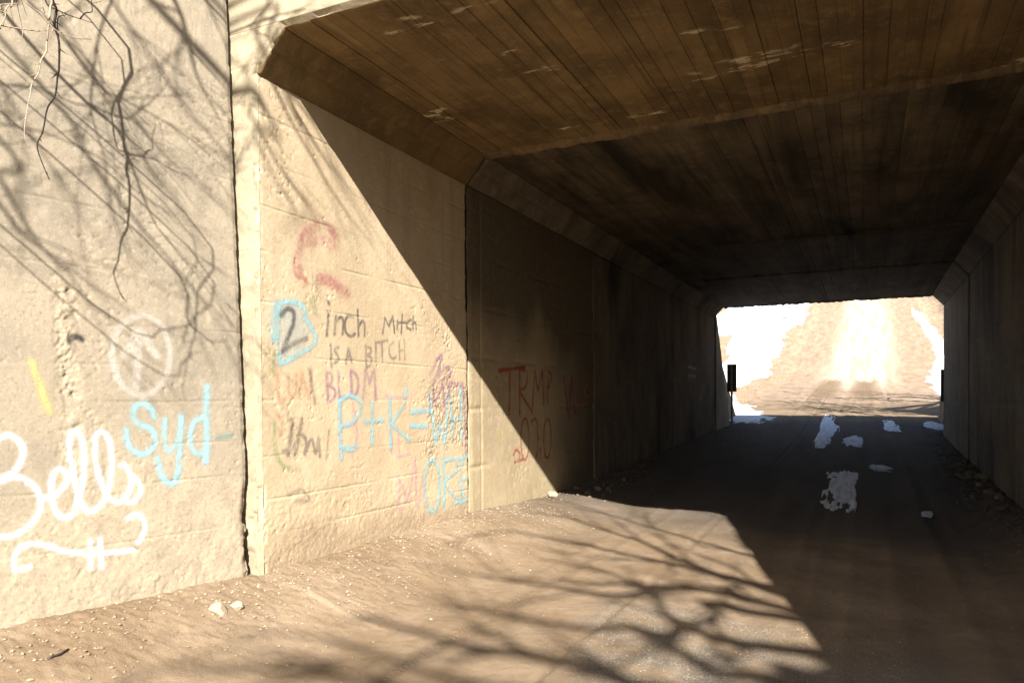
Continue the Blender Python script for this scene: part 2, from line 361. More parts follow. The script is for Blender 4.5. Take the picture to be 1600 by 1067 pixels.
def splat(strokes):
    """strokes in wall (u,v) metres -> function(u,v) of paint density"""
    def f(U, V):
        d = np.zeros_like(U); us, vs = U[:, 0], V[0, :]
        asc = us[-1] > us[0]
        for pts, w in strokes:
            for (a, b) in zip(pts[:-1], pts[1:]):
                lo = np.minimum(a, b)-w*2.3; hi = np.maximum(a, b)+w*2.3
                iu = np.where((us >= lo[0]) & (us <= hi[0]))[0]; iv = np.where((vs >= lo[1]) & (vs <= hi[1]))[0]
                if len(iu) == 0 or len(iv) == 0: continue
                sl_ = (slice(iu[0], iu[-1]+1), slice(iv[0], iv[-1]+1))
                pu = U[sl_]-a[0]; pv = V[sl_]-a[1]; du, dv = b-a; L = du*du+dv*dv+1e-12
                t = np.clip((pu*du+pv*dv)/L, 0, 1); q = np.hypot(pu-t*du, pv-t*dv)
                d[sl_] = np.maximum(d[sl_], .78*(1-sstep(.30*w, 1.2*w, q))+.22*(1-sstep(.5*w, 2.2*w, q)))
        return d
    return f
def spline(pts, n=6):
    P = np.array(pts, float)
    if len(P) < 3: return P
    Q = np.vstack([2*P[0]-P[1], P, 2*P[-1]-P[-2]]); out = []
    for i in range(1, len(Q)-2):
        for t in np.linspace(0, 1, n, endpoint=False):
            a, b, c, d = Q[i-1:i+3]
            out.append(.5*((2*b)+(-a+c)*t+(2*a-5*b+4*c-d)*t*t+(-a+3*b-3*c+d)*t**3))
    out.append(P[-1]); return np.array(out)
COAT = [0]
def graffiti(name, colour, strokes, P, N, U, V, toUV, parent, ox=0, oy=0, sc=1., pxm=170., where_bold=False):
    """strokes: list of (points in photo pixels /sc + offset, width px, smooth?) painted as a skin 2 mm off the wall grid"""
    st = []
    for s in strokes:
        pts, w = s[0], s[1]; pts = spline(pts) if len(s) < 3 or s[2] else np.array(pts, float)
        st.append(([np.array(toUV(ox+x/sc, oy+y/sc)) for x, y in pts], w/sc/pxm*(.80 if where_bold else .62)))
    n = len(st); grp = list(range(n))
    def near(i, j):
        p = np.array(st[i][0]); q = np.array(st[j][0]); p = np.concatenate([p[:-1]+(p[1:]-p[:-1])*t for t in (0, .25, .5, .75, 1)]); q = np.concatenate([q[:-1]+(q[1:]-q[:-1])*t for t in (0, .25, .5, .75, 1)])
        return np.sqrt(((p[:, None]-q[None])**2).sum(-1)).min() < .9*(st[i][1]+st[j][1])
    for i in range(n):
        for j in range(i):
            if grp[i] != grp[j] and near(i, j):
                gi, gj = grp[i], grp[j]; grp = [gj if g_ == gi else g_ for g_ in grp]
    COAT[0] += 1; off = .0012+.00035*COAT[0]
    nu, nv = U.shape; us, vs = U[:, 0], V[0]
    for g_ in sorted(set(grp)):
        sub = [st[i] for i in range(n) if grp[i] == g_]
        allp = np.vstack([np.array(p) for p, w in sub]); mw = max(w for p, w in sub)*2.6+.03
        iu = np.where((us > allp[:, 0].min()-mw) & (us < allp[:, 0].max()+mw))[0]; iv = np.where((vs > allp[:, 1].min()-mw) & (vs < allp[:, 1].max()+mw))[0]
        if len(iu) < 2 or len(iv) < 2: continue
        sl_ = (slice(iu[0], iu[-1]+1), slice(iv[0], iv[-1]+1)); d = splat(sub)(U[sl_], V[sl_])
        F = gridF(*d.shape); F = F[(d.ravel()[F] > .02).any(1)]
        if len(F) == 0: continue
        idx, inv = np.unique(F, return_inverse=True)
        link(name, mesh_np(name, P[sl_].reshape(-1, 3)[idx]+off*N, inv.reshape(-1, 4), {'d': d.ravel()[idx]}), PAINT[colour], parent)

# ------------------------------------------------------------------ near left wing wall
LIFT = [-1.05, -.62, -.32, .02, .30, .62, 1.02, 1.48, 1.95, 2.45, 2.95]
wing = tag(bpy.data.objects.new('wing_wall', None), 'flared grey concrete wing wall with white and pale blue graffiti under twig shadows', 'wall'); COL.objects.link(wing)
u_ = axis((0, 2.9, .010, .0105), (2.9, 9.5, .02, .35)); v_ = axis((-2.1, 2.75, .010, .0105), (2.75, 4.05, .02, .06))
U, V = np.meshgrid(u_, v_, indexing='ij')
rel = base_relief(U, V, 100)+liftlines(U, V, LIFT, 120)+pits(U, V, 420, 5)
uu = lambda x, y: (lambda p: ((4.945-p[1])/math.cos(FL), p[2]))(on_wing(x, y))
c0, c1 = uu(100, 410), uu(112, 690)     # vertical spalled band
band = np.exp(-((U-np.interp(V, [c1[1], c0[1]], [c1[0], c0[0]])-.05*(vnoise(V*5, V*0, 3)-.5))/.085)**4)*sstep(c1[1]-.3, c1[1], V)*(1-sstep(c0[1], c0[1]+.12, V))*sstep(.42, .55, fbm(U*5, V*5, 77, 3))
low = (1-sstep(-1.05, -.55, V+.3*(fbm(U*2, V*3, 78)-.5)))
rel = rel*(1-.3*band)+band*popcorn(U, V, 130)-.006*band+low*(.006*(fbm(U*5, V*9, 79, 4)-.5)+.007*(fbm(U*30, V*34, 80, 3)-.5))
edge = (1-sstep(0, .05+.05*low, U))*(fbm(U*6, V*14, 81, 3))*(.02+.06*low); rel = rel-edge
top = 2.95+.214*4.945-.214*U*math.cos(FL)
Vv = np.minimum(V, top); ragged = (1-sstep(0, .06, U))*(.008+.05*sstep(.55, .8, fbm(V*7, V*0, 83, 3))*(.15+low)+.03*low*fbm(V*18, V*0, 84, 3))
WP = wingP(U+ragged, Vv)+rel[..., None]*WN
wash = np.clip((1-sstep(-.95, -.25, V+.7*(fbm(U*1.3, V*1.7, 140, 4)-.5)+.25*U-.25))+.8*band+.5*sstep(.55, .7, fbm(U*.9, V*.8, 141, 3)), 0, .95)
wo_ = surf('wall_face', WP, M['wing'], wing, flip=True, back=-WN*.45, attrs={'wash': wash})
wk = dict(P=WP, N=WN, U=U, V=V, toUV=uu, parent=wo_)
c3 = dict(ox=0, oy=660, sc=2.621)
graffiti('painted_letter', 'white', [
 ([(-20, 75), (30, 52), (75, 75), (95, 115), (80, 170), (45, 208), (0, 228), (-15, 240)], 16), ([(-15, 245), (60, 222), (120, 245), (160, 290), (166, 350), (140, 400), (90, 445), (40, 465), (-15, 468)], 16),
 ([(172, 308), (215, 305), (255, 270), (275, 235), (265, 200), (240, 190), (215, 222), (210, 270), (218, 330), (235, 370), (265, 390), (300, 370), (318, 330), (338, 250), (345, 170), (340, 90), (318, 40), (296, 40), (284, 75), (290, 150), (305, 230), (322, 300), (345, 350), (372, 362), (410, 340), (440, 280), (456, 200), (455, 120), (440, 60), (412, 38), (390, 58), (386, 110), (396, 190), (415, 250), (440, 300), (468, 320), (495, 322), (520, 296), (536, 250), (530, 205), (510, 172), (492, 176)], 17),
 ([(505, 172), (535, 210), (562, 238), (577, 270), (565, 308), (537, 328), (515, 318), (524, 292)], 16)], **c3, **wk)
graffiti('painted_letter', 'white', [([(65, 605), (120, 592)], 17), ([(60, 595), (58, 552), (85, 512), (140, 496), (200, 506), (270, 526), (330, 535), (400, 536), (470, 530), (550, 521)], 15),
 ([(525, 390), (568, 378), (592, 410), (590, 450), (570, 490)], 18), ([(370, 485), (372, 592)], 16), ([(410, 480), (416, 590)], 16)], **c3, **wk)
graffiti('painted_letter', 'blue', [([(241, 651), (237, 641), (225, 631), (211, 635), (207, 650), (216, 662), (234, 669), (243, 684), (238, 700), (225, 709), (210, 706), (198, 690), (196, 672)], 7.5),
 ([(257, 656), (256, 683), (262, 704), (274, 694), (282, 668), (283, 650)], 6.5), ([(283, 650), (280, 706), (276, 747), (265, 755), (252, 742), (245, 716)], 8),
 ([(323, 604), (322, 640), (323, 680), (321, 720)], 9), ([(318, 650), (303, 660), (297, 681), (301, 703), (314, 709), (322, 696)], 7)], **wk)
graffiti('painted_letter', 'teal', [([(338, 684), (362, 680)], 5)], **wk)
graffiti('painted_letter', 'faint_white', [([(220+45*math.cos(t), 555-62*math.sin(t)) for t in np.linspace(-2.2, 4.0, 28)], 9), ([(212, 604), (214, 560), (217, 522)], 12), ([(192, 556), (206, 535), (218, 518), (230, 534), (244, 556)], 11)], **wk)
graffiti('painted_letter', 'yellow', [([(49, 566), (61, 600), (76, 644)], 9)], **wk)
graffiti('painted_letter', 'black', [([(108, 532), (116, 526), (126, 529)], 7)], **wk)

# right wing wall of the near mouth (out of frame, its sloping top shades the road)
wr = tag(bpy.data.objects.new('wing_wall', None), 'right concrete wing wall whose sloping top shades the road', 'wall'); COL.objects.link(wr)
ur, vr = np.meshgrid(np.linspace(0, 11, 60), np.linspace(-2.3, 4.03, 40), indexing='ij')
topr = 4.02-.214*ur*math.cos(FL); vr2 = np.minimum(vr, topr)
PR = np.stack([B+.055+ur*math.sin(FL)+.03*(vr2+1.9)+.01*(fbm(ur*5, vr*5, 9)-.5), 4.945-ur*math.cos(FL), vr2], -1)
surf('wall_face', PR, M['wing'], wr, back=np.array([.45, .05, 0]))

# ------------------------------------------------------------------ the underpass
up = empty('underpass', (-1.3, 5, -1.9), 'long concrete box underpass with chamfered ceiling corners and a sooty interior', 'underpass')
C = .035
# --- section 1, left wall
u_ = axis((Y0+C, Y1, .010, .0115)); v_ = axis((-2.05, H1, .0105, .0105)); U, V = np.meshgrid(u_, v_, indexing='ij')
rel = base_relief(U, V, 200)+liftlines(U, V, [-1.18, -.86, -.48, .02, .43, .9, 1.35, 1.75, 2.15, 2.55], 220, .008)+pits(U, V, 300, 9)
pc = sstep(.42, .60, fbm(U*2.4, V*2.1, 231, 3)+.40*np.exp(-((U-8.25)/.55)**2-((V-.05)/.75)**2)-.14)*sstep(7.2, 7.9, U)*(1-sstep(.7, 1.3, V))*sstep(-1.1, -.7, V)
low = 1-sstep(-1.0, -.6, V+.35*(fbm(U*2, V*3, 233)-.5))
rel = rel*(1-.3*pc)+pc*popcorn(U, V, 240)*.9+low*(.007*(fbm(U*4, V*10, 241, 4)-.5)+.008*(fbm(U*30, V*36, 242, 3)-.5))
eg = (1-sstep(0, .05, Y1-U)); rel = rel-eg*fbm(U*8, V*12, 243, 3)*.05*(.3+sstep(.4, .7, fbm(V*3, V*0, 244, 3)))
eg = (1-sstep(0, .05, U-Y0-C)); rel = rel-eg*.02*sstep(.5, .75, fbm(U*8, V*9, 245, 3))*(.3+1.5*low)
LP = np.stack([-A+rel, U-eg*0, V], -1)
dust = np.clip(.9*(1-sstep(-1.5, -1.05, V+.5*(fbm(U*2.2, V*2.5, 250, 4)-.5)))+.25*sstep(.56, .70, fbm(U*1.4, V*.7, 251, 4))+.5*pc+.25*sstep(.60, .72, fbm(U*9, V*.5, 252, 3))*sstep(.3, 1.5, V), 0, .9)
w1 = surf('wall', LP, M['wall_near'], up, back=(-.3, 0, 0), attrs={'wash': dust})
lk = dict(P=LP, N=np.array([1., 0, 0]), U=U, V=V, toUV=lambda x, y: tuple(on_left(x, y)[1:]), parent=w1)
c5 = dict(ox=380, oy=420, sc=2.667, pxm=150., where_bold=True)
def el(cx, cy, rx, ry, n=20): return [(cx+rx*math.cos(t), cy+ry*math.sin(t)) for t in np.linspace(0, 2*math.pi, n)]
graffiti('painted_patch', 'faint_blue', [([(165, 190), (200, 180), (235, 205), (190, 240), (250, 270), (180, 300), (240, 315), (180, 345)], 46)], **c5, **lk)
graffiti('painted_letter', 'blue', [([(140, 160), (133, 220), (135, 290)], 34), ([(135, 150), (190, 136), (245, 155), (262, 205), (285, 250)], 14), ([(255, 205), (292, 265), (302, 305), (255, 342), (200, 374), (156, 394), (150, 345)], 13)], **c5, **lk)
graffiti('painted_letter', 'grey', [([(158, 192), (182, 166), (208, 180), (208, 225), (186, 285), (164, 342)], 14), ([(166, 338), (200, 316), (262, 290)], 14)], **c5, **lk)
graffiti('painted_letter', 'grey', [([(355, 185), (346, 276)], 10), ([(354, 138), (356, 144)], 12), ([(384, 195), (379, 270)], 10), ([(383, 222), (402, 200), (415, 216), (413, 270)], 9), ([(456, 200), (436, 194), (422, 222), (426, 262), (446, 280), (464, 270)], 9), ([(475, 170), (479, 277)], 9), ([(479, 240), (494, 217), (504, 236), (504, 277)], 9),
 ([(580, 268), (589, 204), (605, 238), (622, 196), (629, 265)], 8, 0), ([(641, 215), (640, 250)], 8), ([(661, 190), (657, 267)], 8), ([(645, 226), (676, 221)], 7), ([(698, 211), (682, 222), (681, 244), (697, 252)], 7), ([(706, 194), (706, 250)], 7), ([(706, 230), (717, 222), (719, 250)], 7)], **c5, **lk)
graffiti('painted_letter', 'faded_grey', [([(365, 334), (368, 406)], 10), ([(362, 316), (364, 320)], 9), ([(396, 326), (379, 336), (392, 360), (396, 380), (378, 390)], 9), ([(427, 392), (436, 330), (452, 387)], 9, 0), ([(430, 366), (448, 363)], 8),
 ([(510, 320), (513, 412)], 10), ([(510, 325), (531, 331), (528, 350), (513, 358), (533, 370), (530, 400), (512, 409)], 8), ([(551, 305), (553, 386)], 9), ([(577, 301), (579, 382)], 9), ([(554, 306), (602, 299)], 8), ([(626, 306), (609, 320), (608, 355), (621, 373), (636, 365)], 8), ([(648, 304), (651, 376)], 9), ([(670, 299), (671, 376)], 9), ([(648, 341), (671, 338)], 8)], **c5, **lk)
graffiti('painted_letter', 'purple', [([(346, 430), (353, 552)], 13), ([(346, 434), (366, 437), (366, 470), (350, 482), (381, 502), (376, 540), (353, 552)], 10), ([(396, 430), (398, 536), (422, 534)], 12, 0), ([(448, 424), (451, 532)], 13), ([(448, 425), (470, 440), (479, 480), (471, 518), (451, 533)], 12), ([(500, 542), (509, 424), (526, 474), (546, 420), (553, 542)], 13, 0)], **c5, **lk)
graffiti('painted_letter', 'red', [([(465, 425), (466, 392), (476, 368), (492, 355), (510, 354), (522, 368), (523, 382)], 17), ([(480, 375), (500, 372), (514, 380)], 18), ([(500, 436), (518, 440), (540, 458)], 18), ([(468, 428), (480, 440)], 7)], pxm=150., **lk)
graffiti('painted_letter', 'orange', [([(138, 420), (150, 545), (175, 540)], 13), ([(185, 440), (190, 520), (215, 520), (220, 440)], 11), ([(235, 530), (240, 430), (275, 540), (285, 420)], 12, 0), ([(140, 600), (160, 640), (150, 690)], 10), ([(220, 30), (260, 40), (250, 70)], 9)], **c5, **lk)
graffiti('painted_letter', 'faded_grey', [([(275, 420), (297, 556)], 11), ([(205, 640), (186, 772)], 16), ([(243, 628), (215, 772)], 14), ([(165, 760), (205, 745), (240, 690), (262, 720), (254, 770), (282, 708), (300, 765), (312, 702), (318, 780)], 11), ([(355, 672), (345, 785)], 9), ([(185, 940), (240, 920), (270, 960), (215, 965)], 10)], **c5, **lk)
graffiti('painted_letter', 'green', [([(275, 120), (300, 190)], 9), ([(130, 350), (122, 440)], 14), ([(130, 640), (130, 740), (160, 815), (232, 838)], 14), ([(270, 160), (290, 110), (306, 195)], 8, 0)], **c5, **lk)
graffiti('painted_letter', 'pink', [([(402, 560), (406, 775)], 14), ([(404, 655), (460, 640)], 11), ([(455, 560), (470, 690), (450, 780)], 10), ([(610, 560), (616, 760)], 12), ([(594, 525), (640, 535), (682, 532)], 12), ([(700, 520), (690, 600)], 8)], **c5, **lk)
graffiti('painted_letter', 'blue', [([(398, 550), (402, 690)], 15), ([(400, 550), (440, 528), (482, 548), (488, 590), (450, 640), (405, 655)], 13), ([(405, 740), (440, 750), (470, 740)], 16), ([(400, 700), (408, 790)], 13), ([(536, 560), (534, 725)], 14), ([(500, 634), (582, 630)], 14), ([(609, 542), (613, 742)], 15), ([(672, 560), (616, 645), (692, 712)], 13, 0), ([(672, 535), (680, 500)], 13), ([(700, 596), (782, 588)], 17), ([(698, 652), (762, 655)], 17),
 ([(776, 520), (800, 728), (816, 640), (838, 728), (852, 520)], 14, 0), ([(862, 530), (872, 705)], 14), ([(904, 500), (908, 708)], 17), ([(860, 635), (912, 615)], 15)], **c5, **lk)
graffiti('painted_letter', 'purple', [([(778, 440), (800, 390), (826, 360), (812, 420), (786, 480), (838, 410), (862, 430), (820, 475)], 14), ([(790, 480), (800, 560), (830, 480), (838, 570), (862, 480)], 12), ([(850, 478), (912, 480)], 16), ([(915, 480), (925, 660), (925, 770)], 14), ([(780, 540), (830, 590)], 12)], **c5, **lk)
graffiti('painted_letter', 'pink', [([(652, 1015), (645, 872), (682, 965), (716, 790), (718, 985)], 12, 0), ([(640, 780), (690, 770)], 9), ([(725, 990), (745, 850), (752, 990)], 11, 0), ([(640, 650), (650, 780)], 8)], **c5, **lk)
graffiti('painted_letter', 'blue', [(el(785, 902, 32, 108), 15), ([(832, 785), (836, 1002)], 14), ([(832, 800), (880, 792), (888, 840), (838, 890), (905, 975)], 13), ([(900, 790), (936, 782)], 14), ([(912, 790), (905, 880), (918, 968)], 14), ([(900, 880), (936, 872)], 12), ([(880, 975), (935, 960)], 13)], **c5, **lk)
# --- section 1: haunches, right wall
def haunch(y0, y1, side, mat, dx=0., dz=0., step=.03, seed=0):
    yy = axis((y0, y1, step, step)); tt = np.linspace(0, 1, 24); Yh, T = np.meshgrid(yy, tt, indexing='ij')
    r = .010*(fbm(Yh*2, T*2, seed)-.5)+.006*(fbm(Yh*12, T*6, seed+1)-.5)-.009*np.exp(-((T-.52-.02*(vnoise(Yh*2, Yh*0, seed+2)-.5))/.03)**2)
    n = np.array([H2-H1, 0, -S]); n /= np.linalg.norm(n)
    if side < 0: P = np.stack([-A-dx+S*T+r*n[0], Yh, H1+dz+(H2-H1)*T+r*n[2]], -1)
    else: P = np.stack([B+dx-S*T-r*n[0], Yh, H1+dz+(H2-H1)*T+r*n[2]], -1)
    return surf('haunch', P, mat, up, flip=side > 0, back=(side*.2, 0, .2))
def wallR(y0, y1, mat, dx=0., step=.08, seed=0, side=1, h=H1, soot_shade=None):
    yy = axis((y0, y1, step, step)); vv = np.linspace(-2.4, h, int((h+2.4)/step)); U, V = np.meshgrid(yy, vv, indexing='ij')
    r = base_relief(U, V, seed)*1.6+liftlines(U, V, [-.9, -.1, .6, 1.3, 2.0], seed+9, .012, .025)
    eg = (1-sstep(0, .09, np.minimum(y1-U, U-y0))); r = r-eg*.03*fbm(U*9, V*9, seed+3)
    if soot_shade: r = r-.012*np.exp(-((U-y0-.34)/.018)**2)-.004*(U < y0+.34)
    P = np.stack([side*((B if side > 0 else A)+dx-r), U, V], -1)
    return surf('wall', P, mat, up, flip=side > 0, back=(side*.3, 0, 0), attrs={'wash': soot_shade(U, V)} if soot_shade else None), P, U, V
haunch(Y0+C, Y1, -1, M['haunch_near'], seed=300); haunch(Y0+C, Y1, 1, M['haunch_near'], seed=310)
wallR(Y0+C, Y1, M['wall_near'], seed=320)
def ceiling(y0, y1, mat, matslab, dz=0., dx=0., seed=0, wmin=.12, wmax=.21, step=.06, groove=.22):
    mb = MB(); mb.box(-A-.6, B+.6, y0, y1, H2+dz+.05, H2+.75)
    slab = mb.build('ceiling', matslab, up, smooth=False)
    r = np.random.default_rng(seed); x = -A-dx+S
    while x < B+dx-S-.02:
        w = min(r.uniform(wmin, wmax), B+dx-S-x)
        if B+dx-S-x-w < .08: w = B+dx-S-x
        yy = axis((y0+.004, y1-.004, step, step)); tt = np.array([0, .012, .10, .35, .65, .9, .988, 1])
        Yb, T = np.meshgrid(yy, tt, indexing='ij'); gap = .0006; gl, gr = [(.010 if r.random() < groove else .0015) for _ in range(2)]
        Xb = x+gap+(w-2*gap)*T
        prof = np.where(T == 0, gl, np.where(T == 1, gr, np.where((T < .02) | (T > .98), .0008, 0)))
        zb = H2+dz-r.uniform(0, .011)+prof+.008*(fbm(Yb*1.2, Xb*9, seed+3, 3)-.5)+.005*(fbm(Yb*7, Xb*30, seed+4, 3)-.5)+r.uniform(-.004, .004)*(T-.5)
        surf('board_mark', np.stack([Xb, Yb, zb], -1), mat, slab, back=(0, 0, .05)); x += w
    return slab
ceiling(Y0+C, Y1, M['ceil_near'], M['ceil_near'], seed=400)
# --- headwall of the near mouth
def frontface(x0f, x1f, z0, z1, nx, nz, seed):
    T, Zf = np.meshgrid(np.linspace(0, 1, nx), np.linspace(z0, z1, nz), indexing='ij')
    xa = x0f(Zf); xb = x1f(Zf); Xf = xa+(xb-xa)*T
    r = base_relief(Xf, Zf, seed)+liftlines(Xf, Zf, [-1.18, -.48, .43, 1.35, 2.15, 2.95, 3.4], seed+20, .007)
    low = (1-sstep(-1., -.3, Zf))*sstep(.4, .6, fbm(Xf*6, Zf*5, seed+7, 3)); r = r-.03*low*sstep(.3, 1, T)
    return np.stack([Xf, Y0-r*.9, Zf], -1)
hw = M['front']
el_ = lambda z: np.where(z < H1, -A, -A+S*np.clip((z-H1)/(H2-H1), 0, 1))
cc = lambda z: np.where(z < H1, -A-C, -A-C+(S)*np.clip((z-H1)/(H2-H1), 0, 1))
PF = frontface(lambda z: z*0-5.7, cc, -2.05, H2+C, 90, 500, 500); surf('headwall', PF, hw, up, back=(0, .2, 0), flip=False)
PT = frontface(lambda z: z*0-5.7, lambda z: z*0+B+1.2, H2+C, 4.35, 420, 90, 500); surf('headwall', PT, hw, up, back=(0, .4, 0))
PRr = frontface(lambda z: B+C-S*np.clip((z-H1)/(H2-H1), 0, 1), lambda z: z*0+B+1.2, -2.3, H2+C, 20, 120, 520); surf('headwall', PRr, hw, up, back=(0, .2, 0))
def chamfer(path, name='chamfer'):
    """bevel between headwall and inner faces; path: list of ((outer x,z),(inner x,z))"""
    P = []
    for (a, b) in zip(path[:-1], path[1:]):
        n = max(2, int(np.hypot(b[0][0]-a[0][0], b[0][1]-a[0][1])/.012))
        for t in np.linspace(0, 1, n, endpoint=False): P.append([tuple(np.array(a[k])*(1-t)+np.array(b[k])*t) for k in (0, 1)])
    P.append(path[-1]); P = np.array(P); m = len(P); G = np.zeros((m, 6, 3)); tt = np.linspace(0, 1, 6)
    for j, t in enumerate(tt):
        G[:, j, 0] = P[:, 0, 0]*(1-t)+P[:, 1, 0]*t; G[:, j, 2] = P[:, 0, 1]*(1-t)+P[:, 1, 1]*t; G[:, j, 1] = Y0-.003+(C+.006)*t
    q = np.arange(m)*.012
    k = (.010*(fbm(q*20, q*0, 61, 3)-.5)+.02*sstep(.6, .75, fbm(q*7, q*0, 62, 3)))[:, None]*np.sin(tt*math.pi)[None]
    G[..., 0] -= k*.7; G[..., 1] += k*.7
    return surf(name, G, M['front'], up, flip=True)
chamfer([((-A-C, -2.05), (-A, -2.05)), ((-A-C, H1), (-A, H1)), ((-A+S-C, H2+C), (-A+S, H2)), ((B-S+C, H2+C), (B-S, H2)), ((B+C, H1), (B, H1)), ((B+C, -2.3), (B, -2.3))])
# --- joint lip across the ceiling, end of section 1
xx = np.linspace(-A+S, B-S, 420); q = fbm(xx*5, xx*0, 71, 4)-.5; q2 = fbm(xx*22, xx*0, 72, 3)-.5
G = np.zeros((420, 7, 3))
for j, (dy, dz) in enumerate(((-.14, .012), (-.09, -.010), (-.05, -.030), (-.015, -.046), (.0, -.040), (.012, .0), (.015, .06))):
    G[:, j, 0] = xx; G[:, j, 1] = Y1+dy-.05*np.abs(q)*(j < 3)+.02*q2; G[:, j, 2] = H2+dz+(.035*q+.02*q2)*(0 < j < 5)-.01
surf('joint_lip', G, M['lip'], up)
# --- section 2 (slightly set back) and section 3
Y1b = Y1+.085; DX2, DZ2 = .015, .02
_, P2, U2, V2 = wallR(Y1b, 14, M['wall_mid'], DX2, .022, 600, -1, H1+DZ2, lambda U, V: np.clip(sstep(.5, 1.9, V+1.0*(fbm(U*1.5, V*.6, 610, 4)-.5))+sstep(11.2, 13.8, U+1.8*(fbm(U*1.2, V*.7, 611, 4)-.5)), 0, .95))  # darker upward for soot, darker inward for shade put into the colour
w2 = _
k2 = dict(P=P2, N=np.array([1., 0, 0]), U=U2, V=V2, toUV=lambda x, y: tuple(on_left(x, y, -A-DX2)[1:]), parent=w2)
c6 = dict(ox=700, oy=480, sc=3.1375, pxm=105.)
graffiti('painted_letter', 'darkred', [([(245, 312), (310, 302), (376, 294)], 15), ([(302, 305), (300, 522)], 13), ([(350, 300), (350, 522)], 12), ([(350, 302), (386, 320), (380, 390), (352, 412), (412, 512)], 11), ([(412, 520), (424, 312), (440, 410), (462, 310), (468, 480)], 11, 0), ([(490, 310), (487, 474)], 11), ([(490, 310), (508, 340), (490, 402)], 10)], **c6, **k2)
graffiti('painted_letter', 'darkred', [([(566, 340), (592, 542), (604, 345), (622, 520)], 14, 0), ([(648, 400), (632, 440), (650, 470), (658, 400), (664, 470)], 10), ([(645, 330), (655, 400)], 9), ([(692, 385), (676, 405), (694, 435), (680, 465)], 10), ([(715, 290), (718, 458)], 12), ([(700, 292), (732, 288)], 10), ([(700, 460), (736, 450)], 10)], **c6, **k2)
graffiti('painted_letter', 'darkred', [([(318, 725), (330, 697), (350, 712), (344, 748), (324, 757), (372, 742)], 9), (el(376, 645, 20, 100), 9), ([(405, 560), (430, 550), (440, 640), (432, 730), (450, 690), (455, 725)], 9), (el(486, 642, 18, 96), 9)], **c6, **k2)
graffiti('painted_letter', 'pink', [([(215, 712), (228, 640), (232, 548), (250, 560), (262, 580)], 8), ([(205, 700), (216, 720)], 10)], **c6, **k2)
graffiti('painted_letter', 'yellow', [([(235, 600), (244, 630), (252, 600), (268, 632)], 9, 0)], **c6, **k2)
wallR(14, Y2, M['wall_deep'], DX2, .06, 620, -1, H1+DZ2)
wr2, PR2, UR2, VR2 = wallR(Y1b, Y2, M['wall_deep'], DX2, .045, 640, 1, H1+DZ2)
kr = dict(P=PR2, N=np.array([-1., 0, 0]), U=UR2, V=VR2, toUV=lambda x, y: tuple(on_left(x, y, B+DX2)[1:]), parent=wr2)
c7 = dict(ox=1050, oy=420, sc=2.667, pxm=85.)
graffiti('painted_letter', 'teal', [([(1462, 464), (1437, 480), (1446, 520), (1456, 555), (1440, 580), (1446, 622), (1464, 640)], 12), ([(1405, 430), (1408, 540)], 9)], **c7, **kr)
graffiti('painted_letter', 'faint_white', [([(1312, 420), (1318, 450), (1316, 480)], 7), ([(1288, 500), (1294, 560)], 7), ([(1180, 480), (1186, 500)], 8)], **c7, **kr)
haunch(Y1b, Y2, -1, M['wall_deep'], DX2, DZ2, .1, 700); haunch(Y1b, Y2, 1, M['wall_deep'], DX2, DZ2, .1, 710)
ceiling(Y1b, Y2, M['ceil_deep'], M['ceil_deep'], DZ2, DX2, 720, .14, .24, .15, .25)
mb = MB(); G = np.zeros((160, 5, 3)); xx = np.linspace(-A+S, B-S, 160); q = fbm(xx*4, xx*0, 75, 4)-.5
for j, (dy, dz) in enumerate(((-.06, .03), (-.03, -.01), (0, -.03), (.03, -.01), (.06, .03))):
    G[:, j, 0] = xx; G[:, j, 1] = 16.2+dy+.06*q; G[:, j, 2] = H2+DZ2+dz+.03*q
surf('construction_ridge', G, M['ceil_deep'], up)
Y2b = Y2+.05
def filler(ya, yb, dx, rec, seed):
    """dark joint filler, recessed behind the concrete faces, following walls, haunches and ceiling"""
    r_ = np.random.default_rng(seed)
    prof = [(-A, -2.1), (-A, H1), (-A+S, H2), (B-S, H2), (B, H1), (B, -2.4)]
    def off(d): return [(-A-d, -2.1), (-A-d, H1+d*.4), (-A+S-d*.4, H2+d), (B-S+d*.4, H2+d), (B+d, H1+d*.4), (B+d, -2.4)]
    path = []
    a_, b_ = off(rec), off(.28)
    for i in range(5):
        n = max(2, int(np.hypot(a_[i+1][0]-a_[i][0], a_[i+1][1]-a_[i][1])/.03))
        for t in np.linspace(0, 1, n, endpoint=(i == 4)): path.append(((1-t)*np.array(a_[i])+t*np.array(a_[i+1]), (1-t)*np.array(b_[i])+t*np.array(b_[i+1])))
    m_ = len(path); G = np.zeros((m_, 4, 3)); k = np.arange(m_)*.03; w = .03*(fbm(k*5, k*0, seed, 3)-.5)
    for j, (e, y) in enumerate(((1, ya+.003), (0, ya+.003), (0, yb-.003), (1, yb-.003))):
        G[:, j, 0] = [p[e][0] for p in path]; G[:, j, 2] = [p[e][1] for p in path]; G[:, j, 1] = y
        if e == 0: G[:, j, 0] += w*np.sign(-1.3-G[:, j, 0])
    surf('joint_filler', G, M['filler'], up)
filler(Y1, Y1b, 0, .045, 901); filler(Y2, Y2b, 0, .05, 903)
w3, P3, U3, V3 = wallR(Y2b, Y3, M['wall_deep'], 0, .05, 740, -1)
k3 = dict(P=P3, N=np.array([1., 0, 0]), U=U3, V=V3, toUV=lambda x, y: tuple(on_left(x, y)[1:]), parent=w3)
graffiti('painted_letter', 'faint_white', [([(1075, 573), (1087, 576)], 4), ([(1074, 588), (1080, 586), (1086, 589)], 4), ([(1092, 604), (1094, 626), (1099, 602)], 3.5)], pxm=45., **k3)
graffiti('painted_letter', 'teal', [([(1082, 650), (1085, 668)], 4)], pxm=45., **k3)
wallR(Y2b, Y3, M['wall_deep'], 0, .06, 760, 1)
